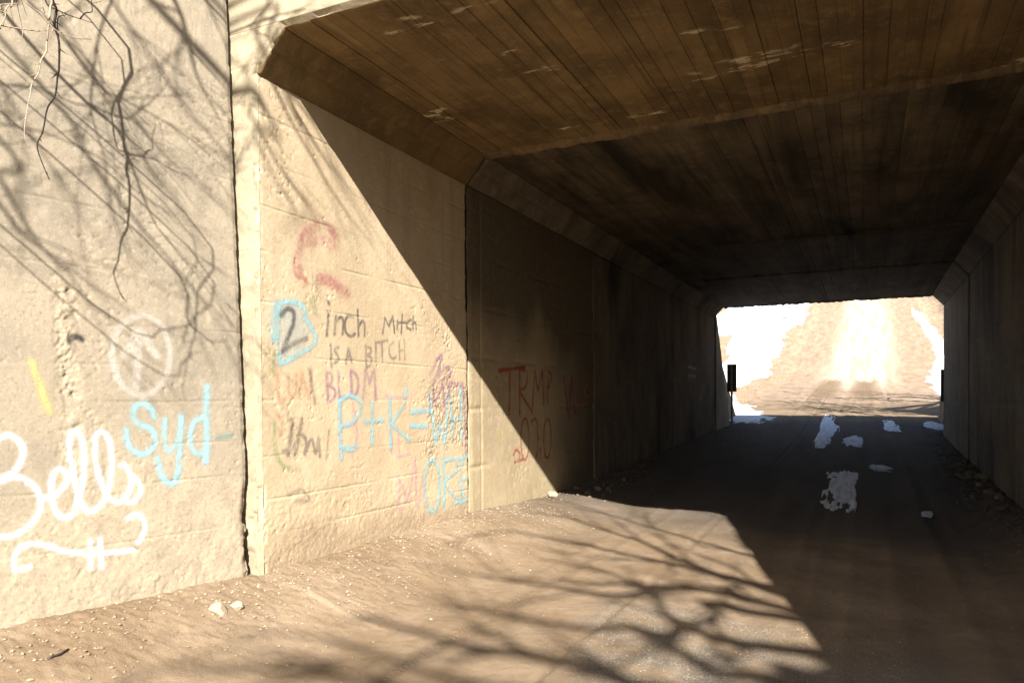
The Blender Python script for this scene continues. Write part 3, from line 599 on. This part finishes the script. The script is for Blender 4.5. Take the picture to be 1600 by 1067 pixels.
haunch(Y2b, Y3, -1, M['wall_deep'], 0, 0, .1, 770); haunch(Y2b, Y3, 1, M['wall_deep'], 0, 0, .1, 780)
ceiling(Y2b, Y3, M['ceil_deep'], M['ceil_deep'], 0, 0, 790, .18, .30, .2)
# ragged far edge of the ceiling and the far headwall
xx = np.linspace(-A+S-.02, B-S+.02, 260); G = np.zeros((260, 4, 3)); q = fbm(xx*9, xx*0, 77, 4)
for j, (dy, z) in enumerate(((-.05, H2+.02), (0, 0), (.03, 0), (.06, H2+.7))):
    G[:, j, 0] = xx; G[:, j, 1] = Y3+dy; G[:, j, 2] = z if j in (0, 3) else H2-.07*q
surf('headwall', G, M['lip'], up)
mb = MB(); mb.box(-A-2, -A-.02, Y3-.3, Y3+.05, -2, 4.0); mb.build('headwall', M['wing'], up, False)
mb = MB(); mb.box(B+.02, B+2, Y3-.3, Y3+.05, -2.4, 4.0); mb.build('headwall', M['wing'], up, False)
mb = MB(); mb.box(-A-2, B+2, Y3-.25, Y3+.04, H2+.4, 4.05); mb.build('headwall', M['wing'], up, False)
# far wing walls, tops sloping down away from the mouth
def far_wing(side, label):
    w = tag(bpy.data.objects.new('wing_wall', None), label, 'wall'); COL.objects.link(w)
    L = 4.6 if side < 0 else 4.0
    U, V = np.meshgrid(np.linspace(0, L, 60), np.linspace(-2, 3.2, 60), indexing='ij')
    V2 = np.minimum(V, 3.2-(3.2+1.0)*(U/(L*.62)) if side < 0 else 3.2-4.0*(U/L))
    V2 = np.maximum(V2, -2)
    P = np.stack([(-A+.03 if side < 0 else B-.0+.02)+side*U*(0.0 if side < 0 else .25)+.02*(fbm(U*4, V*4, 7)-.5), Y3+.06+U, V2], -1)
    surf('wall_face', P, M['wing'], w, flip=side > 0, back=(side*.35, 0, 0))
far_wing(-1, 'short concrete wing wall beyond the far mouth, its edge sloping down behind the sign')
far_wing(1, 'concrete wing wall beyond the far mouth on the right, hidden by the tunnel wall')

# ------------------------------------------------------------------ embankment over and beside the underpass
def emb_z(x, y):
    zt = 4.3; lo = np.where(y < 5, 3.9-.214*(4.945-y)-.15, np.where(y > 27, 3.6-.6*(y-27), zt))
    side = np.clip(np.where(x < -1.3, -5.3-x, x-2.6), 0, None)
    z = np.minimum(zt, lo+0*side)+.25*(fbm(x*.4, y*.4, 91)-.5)
    return np.maximum(z, -2.6)
for sx in (-1, 1):
    ys = axis((-30, 3, 1.5, .4), (3, 30, .5, .5), (30, 38, 1, 1))
    ts = np.concatenate([np.linspace(0, 3, 12), np.linspace(3.5, 30, 22), np.linspace(34, 150, 14)])
    Yg, T = np.meshgrid(ys, ts, indexing='ij')
    xin = np.where(Yg < 5, 5.35+(4.945-np.minimum(Yg, 5))*math.tan(FL) if sx < 0 else B+.55+(4.945-np.minimum(Yg, 5))*math.tan(FL), 5.15 if sx < 0 else B+.35)
    Xg = sx*(xin+T)
    Zg = emb_z(Xg, Yg)
    Zg = np.where(Yg > 27, np.minimum(Zg, 3.4-.62*(Yg-27)), Zg)
    surf('embankment', np.stack([Xg, Yg, Zg], -1), M['earth'], None, flip=sx < 0, back=(0, 0, -1.5))['kind'] = 'structure'
mb = MB(); mb.box(-5.6, B+.8, Y0+.45, Y3-.3, 3.99, 4.25); tag(mb.build('embankment_top', M['earth'], None, False), kind='structure')

# ------------------------------------------------------------------ snow patches on the road
def snow_patch(corners, label, seed):
    P = np.array([px_ground(*c) for c in corners])[:, :2]; c = P.mean(0)
    e1 = (P[1]-P[0]+P[2]-P[3])/4; e2 = (P[3]-P[0]+P[2]-P[1])/4      # half axes across and along the road
    n = 110; a_, b_ = np.meshgrid(np.linspace(-1.5, 1.5, n), np.linspace(-1.5, 1.5, n), indexing='ij')
    U = c[0]+e1[0]*a_+e2[0]*b_; V = c[1]+e1[1]*a_+e2[1]*b_
    f = 1.25-(np.abs(a_)**2.6+np.abs(b_)**2.6)**(1/2.6)+1.7*(fbm(a_*1.3+seed, b_*1.6, seed, 4)-.5)+.6*(fbm(a_*6, b_*3, seed+1, 3)-.5)
    msk = f > 0; lab = np.zeros((n, n), int); best = (0, 0); k = 0       # keep the main blob
    for i0, j0 in zip(*np.where(msk)):
        if lab[i0, j0]: continue
        k += 1; st = [(i0, j0)]; lab[i0, j0] = k; m_ = 0
        while st:
            i, j = st.pop(); m_ += 1
            for x_, y_ in ((i+1, j), (i-1, j), (i, j+1), (i, j-1)):
                if 0 <= x_ < n and 0 <= y_ < n and msk[x_, y_] and not lab[x_, y_]: lab[x_, y_] = k; st.append((x_, y_))
        best = max(best, (m_, k))
    Zs = ground_z(U, V)+np.clip(f*3, 0, 1)*.02+.001+.006*(fbm(a_*12, b_*2, seed+2, 2)-.5)
    F = gridF(n, n); ok = (lab == best[1]).ravel(); F = F[ok[F].all(1)]
    idx, inv = np.unique(F, return_inverse=True)
    W = inv.reshape(-1, 4); W = W if (e1[0]*e2[1]-e1[1]*e2[0]) > 0 else W[:, ::-1]
    me = mesh_np('snow_patch', np.stack([U, V, Zs], -1).reshape(-1, 3)[idx], W)
    tag(link('snow_patch', me, M['snow']), label, 'snow', 'snow patches on the tunnel road')
snow_patch([(1299, 737), (1341, 737), (1341, 788), (1296, 786)], 'largest grey snow patch, rutted by tyres, nearest the camera in mid road', 801)
snow_patch([(1286, 654), (1310, 654), (1302, 690), (1277, 690)], 'long white snow strip in the left wheel track near the far mouth', 805)
snow_patch([(1322, 684), (1344, 680), (1350, 694), (1322, 698)], 'small roundish snow patch between the long strip and the narrow one', 808)
snow_patch([(1378, 658), (1396, 659), (1407, 673), (1384, 673)], 'small white snow patch in the right wheel track near the far mouth', 812)
snow_patch([(1360, 727), (1384, 728), (1392, 736), (1364, 735)], 'thin snow sliver just beyond the large rutted patch', 816)
snow_patch([(1442, 800), (1456, 800), (1456, 807), (1442, 807)], 'tiny snow scrap alone on the dark road towards the right wall', 819)
snow_patch([(1440, 660), (1477, 662), (1477, 672), (1452, 668)], 'snow strip at the foot of the far right tunnel corner', 823)

# ------------------------------------------------------------------ signs beyond the far mouth (seen from behind)
def marker_sign(x, y, zb, z0, z1, w, label):
    s = empty('marker_sign', (x, y, zb), label, 'sign', 'object marker signs at the far mouth')
    m1 = MB(); m1.box(x-w/2, x+w/2, y, y+.004, z0, z1); m1.build('sign_panel', M['sign'], s, False)
    m2 = MB()      # U-channel post: web and two flanges
    m2.box(x-.03, x+.03, y-.012, y-.006, zb, z1-.05); m2.box(x-.036, x-.03, y-.04, y-.001, zb, z1-.05); m2.box(x+.03, x+.036, y-.04, y-.001, zb, z1-.05)
    m2.build('post', M['post'], s, False)
    for zz in (z0+.18, z1-.18):
        m3 = MB(); m3.tube([(x, y-.022, zz), (x, y+.008, zz)], [.012, .012], 8); m3.build('bolt', M['post'], s)
def at_depth(px, py, Yd): d = ray(px, py); return d*(Yd/d[1])
a = at_depth(1143.5, 612, 28.4); b_ = at_depth(1143.5, 569, 28.4); c_ = at_depth(1146, 664, 28.4)
marker_sign(a[0], 28.4, c_[2]-.25, a[2], b_[2], .34, 'dark back of a tall narrow sign on a thin post by the left wall')
a = at_depth(1478, 627, 28.4); b_ = at_depth(1478, 577, 28.4)
marker_sign(a[0], 28.4, -1.5, a[2], b_[2], .30, 'dark sign back half hidden behind the far right tunnel corner')

# ------------------------------------------------------------------ rocks, rubble, stick, gravel
def rock_mesh(seed, n=3):
    import bmesh
    bm = bmesh.new(); bmesh.ops.create_icosphere(bm, subdivisions=n, radius=1); r = np.random.default_rng(seed)
    pl = [(lambda v: v/np.linalg.norm(v))(r.normal(size=3)) for _ in range(11)]; off = r.uniform(.5, .85, 11)
    for v in bm.verts:
        p = np.array(v.co); k = min([1.]+[o/(p@q) for q, o in zip(pl, off) if p@q > 1e-3])
        v.co = Vector(p*k*(1+.10*(float(vnoise(p[0]*4+seed, p[1]*4+p[2]*3, seed))-.5)))
    me = bpy.data.meshes.new('rock'); bm.to_mesh(me); bm.free(); return me
RM = [rock_mesh(s) for s in range(8)]; RM2 = [rock_mesh(20+s, 2) for s in range(6)]
def rock(name, loc, size, label, mat, seed, group=None, low=False):
    src = (RM2 if low else RM)[seed % (6 if low else 8)]; me = src.copy(); me.materials.append(mat)
    o = bpy.data.objects.new(name, me); COL.objects.link(o); o.location = loc; o.scale = size; r = random.Random(seed)
    o.rotation_euler = (r.uniform(-.3, .3), r.uniform(-.3, .3), r.uniform(0, 6)); return tag(o, label, 'rock', group)
p = px_ground(342, 956); rock('rock', p+np.array([0, 0, .02]), (.085, .075, .055), 'larger pale rock of the pair beside the wing wall foot', M['rock'], 1)
p = px_ground(370, 950); rock('rock', p+np.array([0, 0, .015]), (.07, .06, .045), 'smaller pale rock touching the larger one by the wing wall foot', M['rock'], 3)
p = px_ground(864, 778); o = rock('concrete_chunk', p+np.array([0, 0, .06]), (.12, .08, .06), 'sunlit broken concrete chunk at the tip of the sunlit triangle', M['rock'], 4)
for k, (x, y, s) in enumerate(((908, 752, .13), (934, 766, .11), (900, 764, .10), (918, 772, .09), (950, 764, .08), (975, 750, .09))):
    p = px_ground(x, y); rock('concrete_chunk', p+np.array([0, 0, s*.25]), (s, s*.6, s*.45), 'shaded broken concrete chunk in the rubble at the left wall foot', M['rubble'], 30+k, 'rubble at the left wall foot')  # darker material than the sunlit chunk, so their shade is partly painted
rr = random.Random(3)
for k in range(46):
    y = rr.uniform(11.5, 21); x = B-.05-abs(rr.gauss(0, .22)); s = rr.uniform(.04, .13)
    z = float(ground_z(np.array([x]), np.array([y]))[0])
    rock('rubble_stone', (x, y, z+s*.2), (s, s*rr.uniform(.6, 1), s*rr.uniform(.4, .7)), 'small rubble stone among others along the right wall foot', M['rubble'], 60+k, 'rubble along the right wall', True)
pts = [px_ground(*q)+np.array([0, 0, .012]) for q in ((72, 1031), (82, 1028), (94, 1024), (107, 1016))]
mb = MB(); mb.tube(pts, [.004, .007, .008, .005], 7); tag(mb.build('stick', M['bark']), 'short dark stick lying on the dirt near the wing wall', 'stick')

def scatter(name, n, fxy, smin, smax, mat, seed, pw=3.):
    """uncountable small stones: one mesh of little faceted lumps"""
    r = np.random.default_rng(seed); xs, ys = fxy(r, n); zs = ground_z(xs, ys); s = smin+(smax-smin)*r.random(n)**pw
    oc = np.array([(1, 0, 0), (-1, 0, 0), (0, 1, 0), (0, -1, 0), (0, 0, 1), (0, 0, -1)], float)
    tf = np.array([(0, 2, 4), (2, 1, 4), (1, 3, 4), (3, 0, 4), (2, 0, 5), (1, 2, 5), (3, 1, 5), (0, 3, 5)])
    V = oc[None]*(.6+.8*r.random((n, 6, 1)))*np.array([1, 1, .65])
    an = r.uniform(0, 6.28, n); c, s_ = np.cos(an)[:, None], np.sin(an)[:, None]
    V = np.stack([V[..., 0]*c-V[..., 1]*s_, V[..., 0]*s_+V[..., 1]*c, V[..., 2]], -1)*s[:, None, None]
    V += np.stack([xs, ys, zs+s*.25], -1)[:, None]
    F = (tf[None]+np.arange(n)[:, None, None]*6).reshape(-1, 3)
    return tag(link(name, mesh_np(name, V.reshape(-1, 3), F, smooth=False), mat), kind='stuff')
def along_wall(r, n):
    y = r.uniform(2.2, 10.5, n); x = wingX(y)+.04+np.abs(r.normal(0, .55, n)); return x, y
def on_road(r, n):
    y = 2.6+8.5*r.random(n)**1.3; return r.uniform(-4.2, 1.6, n), y
def gravel_zone(r, n): return r.uniform(-2.0, .3, n), r.uniform(3.2, 6.6, n)
M['pebble'] = concrete('pale_pebbles', (.33, .265, .185), (.22, .165, .11), (.44, .37, .28))
tag(scatter('gravel', 6500, along_wall, .002, .019, M['pebble'], 11, 6.), 'pale gravel scattered along the foot of the left walls', 'gravel')
tag(scatter('gravel', 4500, on_road, .002, .008, M['pebble'], 12, 4.), 'fine pale pebbles scattered over the dirt road', 'gravel')
tag(scatter('gravel', 3000, gravel_zone, .002, .008, M['pebble'], 13, 2.), 'grey gravel pressed into the road in the foreground', 'gravel')
def under_right(r, n): y = r.uniform(10, 24, n); return B-np.abs(r.normal(0, .35, n))-.03, y
tag(scatter('gravel', 1200, under_right, .006, .035, M['rubble'], 14, 3.), 'dark rubble grit along the foot of the right wall', 'gravel')
def under_left(r, n): y = r.uniform(11, 30, n); return -A+np.abs(r.normal(0, .4, n))+.03, y
tag(scatter('gravel', 1500, under_left, .006, .035, M['rubble'], 15, 3.), 'dark rubble grit along the foot of the shaded left wall', 'gravel')
# dry straw: at the wall foot by the joint, and on the snowy slope
def straw(name, n, fxy, lmin, lmax, w, flat, seed, label):
    r = np.random.default_rng(seed); xs, ys = fxy(r, n); zs = ground_z(xs, ys); L = r.uniform(lmin, lmax, n); an = r.uniform(0, 6.28, n); tl = r.uniform(*flat, n)
    d = np.stack([np.cos(an)*np.cos(tl), np.sin(an)*np.cos(tl), np.sin(tl)], -1)*L[:, None]
    sd = np.stack([-np.sin(an), np.cos(an), 0*an], -1)*w
    b0 = np.stack([xs, ys, zs-.005+w], -1); V = np.stack([b0-sd, b0+sd, b0+d*.6+sd*.7, b0+d*.6-sd*.7, b0+d*1.0+np.array([0, 0, -.1])*L[:, None], b0+d*.3+np.array([0, 0, w*2])], 1)
    F = (np.array([(0, 1, 2, 3), (3, 2, 4, 4)])[None]+np.arange(n)[:, None, None]*6)
    q = F[:, 0].reshape(-1, 4); t = F[:, 1, :3].reshape(-1, 3)
    Ft = np.vstack([q[:, [0, 1, 2]], q[:, [0, 2, 3]], t])
    return tag(link(name, mesh_np(name, V.reshape(-1, 3), Ft, smooth=False), M['straw']), label, 'grass', kind='stuff')
straw('dry_grass', 700, lambda r, n: (-A+.05+np.abs(r.normal(0, .3, n)), r.normal(10.6, .8, n)), .03, .12, .0015, (0, .35), 5, 'dry straw at the wall foot near the sunlit tip')
straw('dry_grass', 420, lambda r, n: (lambda y: (wingX(y)+.05+np.abs(r.normal(0, .45, n)), y))(r.uniform(2.4, 9.5, n)), .02, .11, .0016, (0, .3), 15, 'broken straw and stems littering the dirt along the left walls')
straw('dry_grass', 9000, lambda r, n: (r.uniform(-26, -5.5, n), 32+70*r.random(n)**1.3), .15, .6, .006, (.5, 1.5), 6, 'dry weeds poking through snow on the far left slope')
straw('dry_grass', 5000, lambda r, n: (r.uniform(4, 18, n), 34+80*r.random(n)), .1, .45, .006, (.4, 1.5), 7, 'dry weeds on the far right bank')

# ------------------------------------------------------------------ bare trees
def unit(v): return v/(np.linalg.norm(v)+1e-9)
def grow(mb, r, p, d, L, rad, level, droop=0., spread=.7, kids=(5, 6, 5), seg=None):
    n = max(4, int(L/.22)) if seg is None else seg
    pts = [np.array(p, float)]; d = unit(np.array(d, float)); rads = [rad]
    for i in range(n):
        d = unit(d+r.normal(0, .13, 3)+np.array([0, 0, -droop])); pts.append(pts[-1]+d*L/n); rads.append(rad*(1-.82*(i+1)/n))
    mb.tube(pts, rads, 6 if level > 1 else (5 if level > 0 else 4))
    side(mb, r, pts, rads, L, level, droop, spread, kids)
def side(mb, r, pts, rads, L, level, droop, spread, kids, start=.2):
    if level <= 0: return
    n = len(pts)-1
    for k in range(kids[min(level, len(kids))-1]):
        t = r.uniform(start, .97); i = min(int(t*n), n-1); q = pts[i]+(pts[i+1]-pts[i])*(t*n-i)
        dd = unit(pts[i+1]-pts[i]); dd = unit(dd+r.normal(0, spread, 3))
        grow(mb, r, q, dd, L*r.uniform(.28, .60)*(1.15-.5*t), max(rads[i]*.6, .0025), level-1, droop, spread, kids)
def smooth_path(P, n=5): return [np.array(q) for q in spline(P, n)]

# overhanging tree behind the left wing wall: limbs reach out over the wall
ta = empty('bare_tree', (-7.4, -2.6, 2.2), 'leafless tree overhanging the wing wall, its twigs hanging into the top left corner', 'tree')
r = np.random.default_rng(41)
mb = MB(); tr = smooth_path([(-7.4, -2.6, 1.6), (-7.2, -2.3, 3.2), (-6.7, -1.9, 4.8), (-6.3, -1.5, 6.2), (-6.1, -1.2, 8.0)]); mb.tube(tr, list(np.linspace(.19, .06, len(tr))), 9); mb.build('trunk', M['bark'], ta)
SU = SUN
def shadow_limb(root, px, ks, rad, level=1, kids=(4, 4), where=on_wing, droop=.02, name='limb', tree=None, spread=.34, back=170.):
    d0 = np.array(px[0], float)-np.array(px[1], float); d0 *= back/np.hypot(*d0); px = [tuple(np.array(px[0])+d0)]+list(px); ks = [ks[0]+.25]+list(ks)
    pts = [np.array(root, float)] + [where(x, y)+k*SU for (x, y), k in zip(px, ks)]
    P = smooth_path(pts, 6); rads = list(np.linspace(rad, max(rad*.12, .003), len(P))); mb = MB(); mb.tube(P, rads, 6)
    L = sum(np.linalg.norm(P[i+1]-P[i]) for i in range(len(P)-1))
    side(mb, r, P, rads, L*.42, level, droop, spread, kids, .35); mb.build(name, M['bark'], tree)
T1 = (-6.8, -2.0, 4.5); T2 = (-6.5, -1.7, 5.5); T3 = (-6.2, -1.3, 6.8); T4 = (-7.0, -2.1, 3.9)
shadow_limb(T1, [(0, 15), (75, 100), (140, 165), (185, 205), (208, 265), (240, 345), (262, 375)], [2.2, 2.0, 1.9, 1.9, 1.9, 2.1, 2.2], .023, 2, (6, 7), tree=ta)
shadow_limb(T2, [(262, -20), (285, 30), (300, 90), (312, 130), (345, 190)], [3.6, 3.4, 3.3, 3.3, 3.3], .031, 2, (6, 7), tree=ta)
shadow_limb(T1, [(185, -20), (160, 45), (150, 90), (142, 165), (152, 210), (165, 255), (176, 330)], [1.7, 1.7, 1.7, 1.7, 1.8, 2, 2.2], .009, 1, (7, 5), tree=ta)
shadow_limb(T4, [(-60, 120), (0, 133), (60, 138), (130, 165), (200, 155), (290, 150)], [2.2, 2, 1.9, 1.9, 2, 2.2], .008, 1, (7, 5), tree=ta)
shadow_limb(T2, [(40, 0), (100, 60), (160, 140), (190, 155), (280, 205), (362, 272)], [3., 2.6, 2.5, 2.5, 2.5, 2.6], .017, 2, (6, 7), tree=ta)
shadow_limb(T4, [(-40, 190), (10, 196), (80, 212), (160, 250), (205, 292), (270, 340)], [2.6, 2.5, 2.4, 2.4, 2.4, 2.6], .009, 1, (6, 5), tree=ta)
shadow_limb(T1, [(-60, 250), (0, 320), (40, 370), (80, 400), (112, 470)], [3.8, 3.6, 3.5, 3.5, 3.6], .023, 2, (6, 7), tree=ta)
shadow_limb(T2, [(0, 280), (60, 380), (108, 428), (140, 475), (178, 500)], [4.0, 3.8, 3.8, 3.8, 3.9], .020, 2, (6, 5), tree=ta)
shadow_limb(T3, [(120, 220), (200, 330), (260, 400), (300, 450), (362, 510)], [4.4, 4.2, 4, 4, 4.2], .022, 2, (6, 7), tree=ta)
shadow_limb(T3, [(150, -30), (230, 80), (300, 180), (362, 250)], [4.8, 4.6, 4.5, 4.5], .025, 2, (6, 7), tree=ta)
shadow_limb(T3, [(60, -20), (150, 120), (230, 260), (300, 340)], [4.8, 4.6, 4.5, 4.5], .022, 2, (6, 7), tree=ta)
shadow_limb(T3, [(300, -60), (330, 20), (362, 90)], [4.2, 4.0, 4.0], .03, 2, (5, 6), tree=ta)
shadow_limb(T2, [(-80, 40), (0, 130), (60, 230), (130, 330)], [4.2, 4.0, 4, 4.1], .019, 2, (6, 7), tree=ta)
shadow_limb(T2, [(300, 80), (366, 50), (405, 36), (445, 22), (500, 16)], [3.0, 2.7, 2.6, 2.6, 2.7], .022, 2, (5, 5), where=on_front, tree=ta, back=90.)
# streaks on the sunlit tunnel wall and more of the crown over the road
for q, kk in (([(400, 60), (440, 160), (490, 250), (540, 330), (585, 385)], 5.2), ([(430, 110), (470, 190), (510, 250), (560, 310)], 5.5), ([(380, 150), (430, 250), (480, 320), (500, 360)], 5.6), ([(395, 200), (420, 260), (470, 340)], 6.)):
    shadow_limb(T3, q, [kk+.4]+[kk]*(len(q)-1), .030, 2, (4, 5), where=on_left, tree=ta)
# hanging twigs seen in the corner
def twig(px, frac, rad, mat, kids=0, name='twig'):
    pts = [on_wing(x, y)*(f if isinstance(frac, tuple) else frac) for (x, y), f in zip(px, np.linspace(*frac, len(px)) if isinstance(frac, tuple) else [frac]*len(px))]
    if min(px[0]) < -5:      # grows from the crown out of frame
        a0 = pts[0]; rt = np.array([-6.75, -1.95, 4.6]); d0 = unit(a0-pts[1]); m0 = a0+d0*.45+np.array([0, -.12, .25]); pts = [rt, (rt+m0)/2+np.array([.1, 0, .45]), m0]+pts
    P = smooth_path(pts, 4); mb = MB(); rads = list(np.interp(np.linspace(0, 1, len(P)), [0, .3, 1], [rad*1.4, rad*1.05, rad*.35])); mb.tube(P, rads, 5)
    for k in range(kids):
        i = r.integers(len(P)//3, len(P)-2); d = unit(unit(P[i+1]-P[i])+r.normal(0, .8, 3)); grow(mb, r, P[i], d, r.uniform(.02, .09), rad*.5, 0, seg=3)
    mb.build(name, mat, ta)
twig([(70, -90), (78, -40), (82, 0), (88, 16), (85, 40), (92, 66), (92, 108), (90, 118), (86, 150), (74, 170), (67, 205), (58, 228), (66, 255), (77, 281)], .88, .0085, M['dark_twig'], 16)
twig([(60, -60), (66, -20), (74, 8), (88, 15), (104, 23), (125, 30), (146, 37)], .885, .005, M['dark_twig'], 6)
twig([(92, 64), (90, 30), (102, 24), (104, 23)], .882, .003, M['dark_twig'], 2)
twig([(125, 30), (133, 21), (144, 18), (143, 0), (150, -30)], .885, .004, M['dark_twig'], 3)
twig([(20, -30), (38, 0), (52, 14), (64, 22), (76, 37), (86, 47), (100, 54), (120, 60), (143, 62)], .72, .0055, M['pale_twig'], 8)
twig([(-20, 36), (0, 40), (18, 43), (36, 46), (58, 49), (75, 48)], .74, .005, M['pale_twig'], 5)
twig([(78, -20), (79, 10), (76, 40), (73, 70), (72, 82), (64, 95), (60, 115), (50, 131), (47, 150), (44, 162), (38, 208), (46, 232)], .74, .005, M['pale_twig'], 9)
twig([(-20, 9), (0, 8), (14, 7), (30, 6)], .7, .005, M['pale_twig'], 3)
twig([(20, -10), (14, 8), (9, 16), (8, 28), (0, 41), (-10, 50)], .72, .005, M['pale_twig'], 3)
twig([(60, -20), (66, 8), (72, 25), (84, 42)], .75, .0035, M['pale_twig'], 3)

# big bare tree on the right bank behind the camera: blurred shadows on the road
def big_tree(loc, h, lean, seed, label, limbs, rad=.26, kids=(5, 6, 6), group=None, up_=.35):
    t = empty('bare_tree', loc, label, 'tree', group); r2 = np.random.default_rng(seed)
    tr = smooth_path([np.array(loc)+np.array([0, 0, -.5]), np.array(loc)+np.array(lean)*.25+np.array([0, 0, h*.3]), np.array(loc)+np.array(lean)*.6+np.array([0, 0, h*.6]), np.array(loc)+np.array(lean)+np.array([0, 0, h])], 5)
    mb = MB(); rads = list(np.linspace(rad, .05, len(tr))); mb.tube(tr, rads, 10); mb.build('trunk', M['bark'], t)
    for k in range(limbs):
        i = int(len(tr)*r2.uniform(.35, .95)); a = r2.uniform(0, 6.28); d = np.array([math.cos(a), math.sin(a), up_+r2.uniform(-.2, .5)])+np.array(lean)/h*1.2
        mb = MB(); grow(mb, r2, tr[min(i, len(tr)-1)], d, h*r2.uniform(.35, .62), rads[min(i, len(tr)-1)]*.6, 3, -.01, .55, kids); mb.build('limb', M['bark'], t)
    return t
tb = big_tree((10.2, -6.0, 1.4), 8.5, (-1.6, -.5, 0), 5, 'tall leafless tree on the right bank casting soft shadows on the road', 9)
TB = [(9.4, -6.2, 5.2), (9.1, -6.3, 6.6), (8.8, -6.4, 7.8)]
r = np.random.default_rng(77)
for i, (q, kk, rd) in enumerate((
  ([(1230, 930), (1180, 915), (1075, 880), (1000, 845), (900, 812), (820, 800)], 11.3, 0.102), ([(1200, 880), (1135, 857), (1060, 836), (960, 806), (900, 795)], 11.0, 0.072),
  ([(1290, 1020), (1200, 1010), (1100, 990), (1040, 960), (1010, 920), (930, 890), (840, 870)], 11.6, 0.108), ([(1260, 1060), (1120, 1050), (1000, 985), (900, 980), (780, 960), (680, 930)], 12.3, 0.102),
  ([(1180, 1090), (1000, 1070), (860, 1030), (720, 1005), (600, 970), (540, 960)], 12.3, 0.120), ([(1100, 1120), (900, 1090), (700, 1060), (520, 1000), (400, 985)], 12.8, 0.108),
  ([(1160, 935), (1060, 915), (960, 930), (860, 915), (760, 900), (660, 880)], 11.8, 0.084), ([(1120, 960), (1040, 1000), (960, 1040), (900, 1060)], 11.3, 0.084),
  ([(1130, 900), (1000, 870), (880, 845), (780, 830), (700, 850)], 11.8, 0.078), ([(800, 1100), (640, 1080), (480, 1050), (300, 1040), (180, 1060)], 13.3, 0.096))):
    shadow_limb(TB[i % 3], q, [kk]*len(q), rd, 2, (5, 6), where=px_ground, tree=tb, spread=.45, back=25.)
tc = big_tree((8.5, 25.5, 3.0), 7.0, (-3.0, 1.5, 0), 9, 'leafless tree on the bank right of the far mouth, shading the road beyond', 12, .2)
big_tree((4.6, 27.6, 2.6), 5.5, (-1.5, .5, 0), 19, 'smaller leafless tree close above the far mouth, shading the road beyond', 9, .14)
rf = random.Random(12)
for i in range(15):
    y0_ = 612+2.3*i; q = [(1492, y0_+rf.uniform(4, 9)), (1430, y0_+rf.uniform(1, 6)), (1350, y0_+rf.uniform(-2, 3)), (1275, y0_+rf.uniform(-5, 1)), (1215, y0_+rf.uniform(-9, -2))][:rf.choice((3, 4, 5, 5))]
    q = [(x_, min(max(yy_, 606), 647)) for x_, yy_ in q]
    shadow_limb((7.3, 26.2, 6.0+rf.uniform(-.8, 1.4)), q, [rf.uniform(8.6, 10.)]*len(q), rf.uniform(.09, .2), 2, (4, 5), where=px_ground, tree=tc, spread=.4, back=4.)
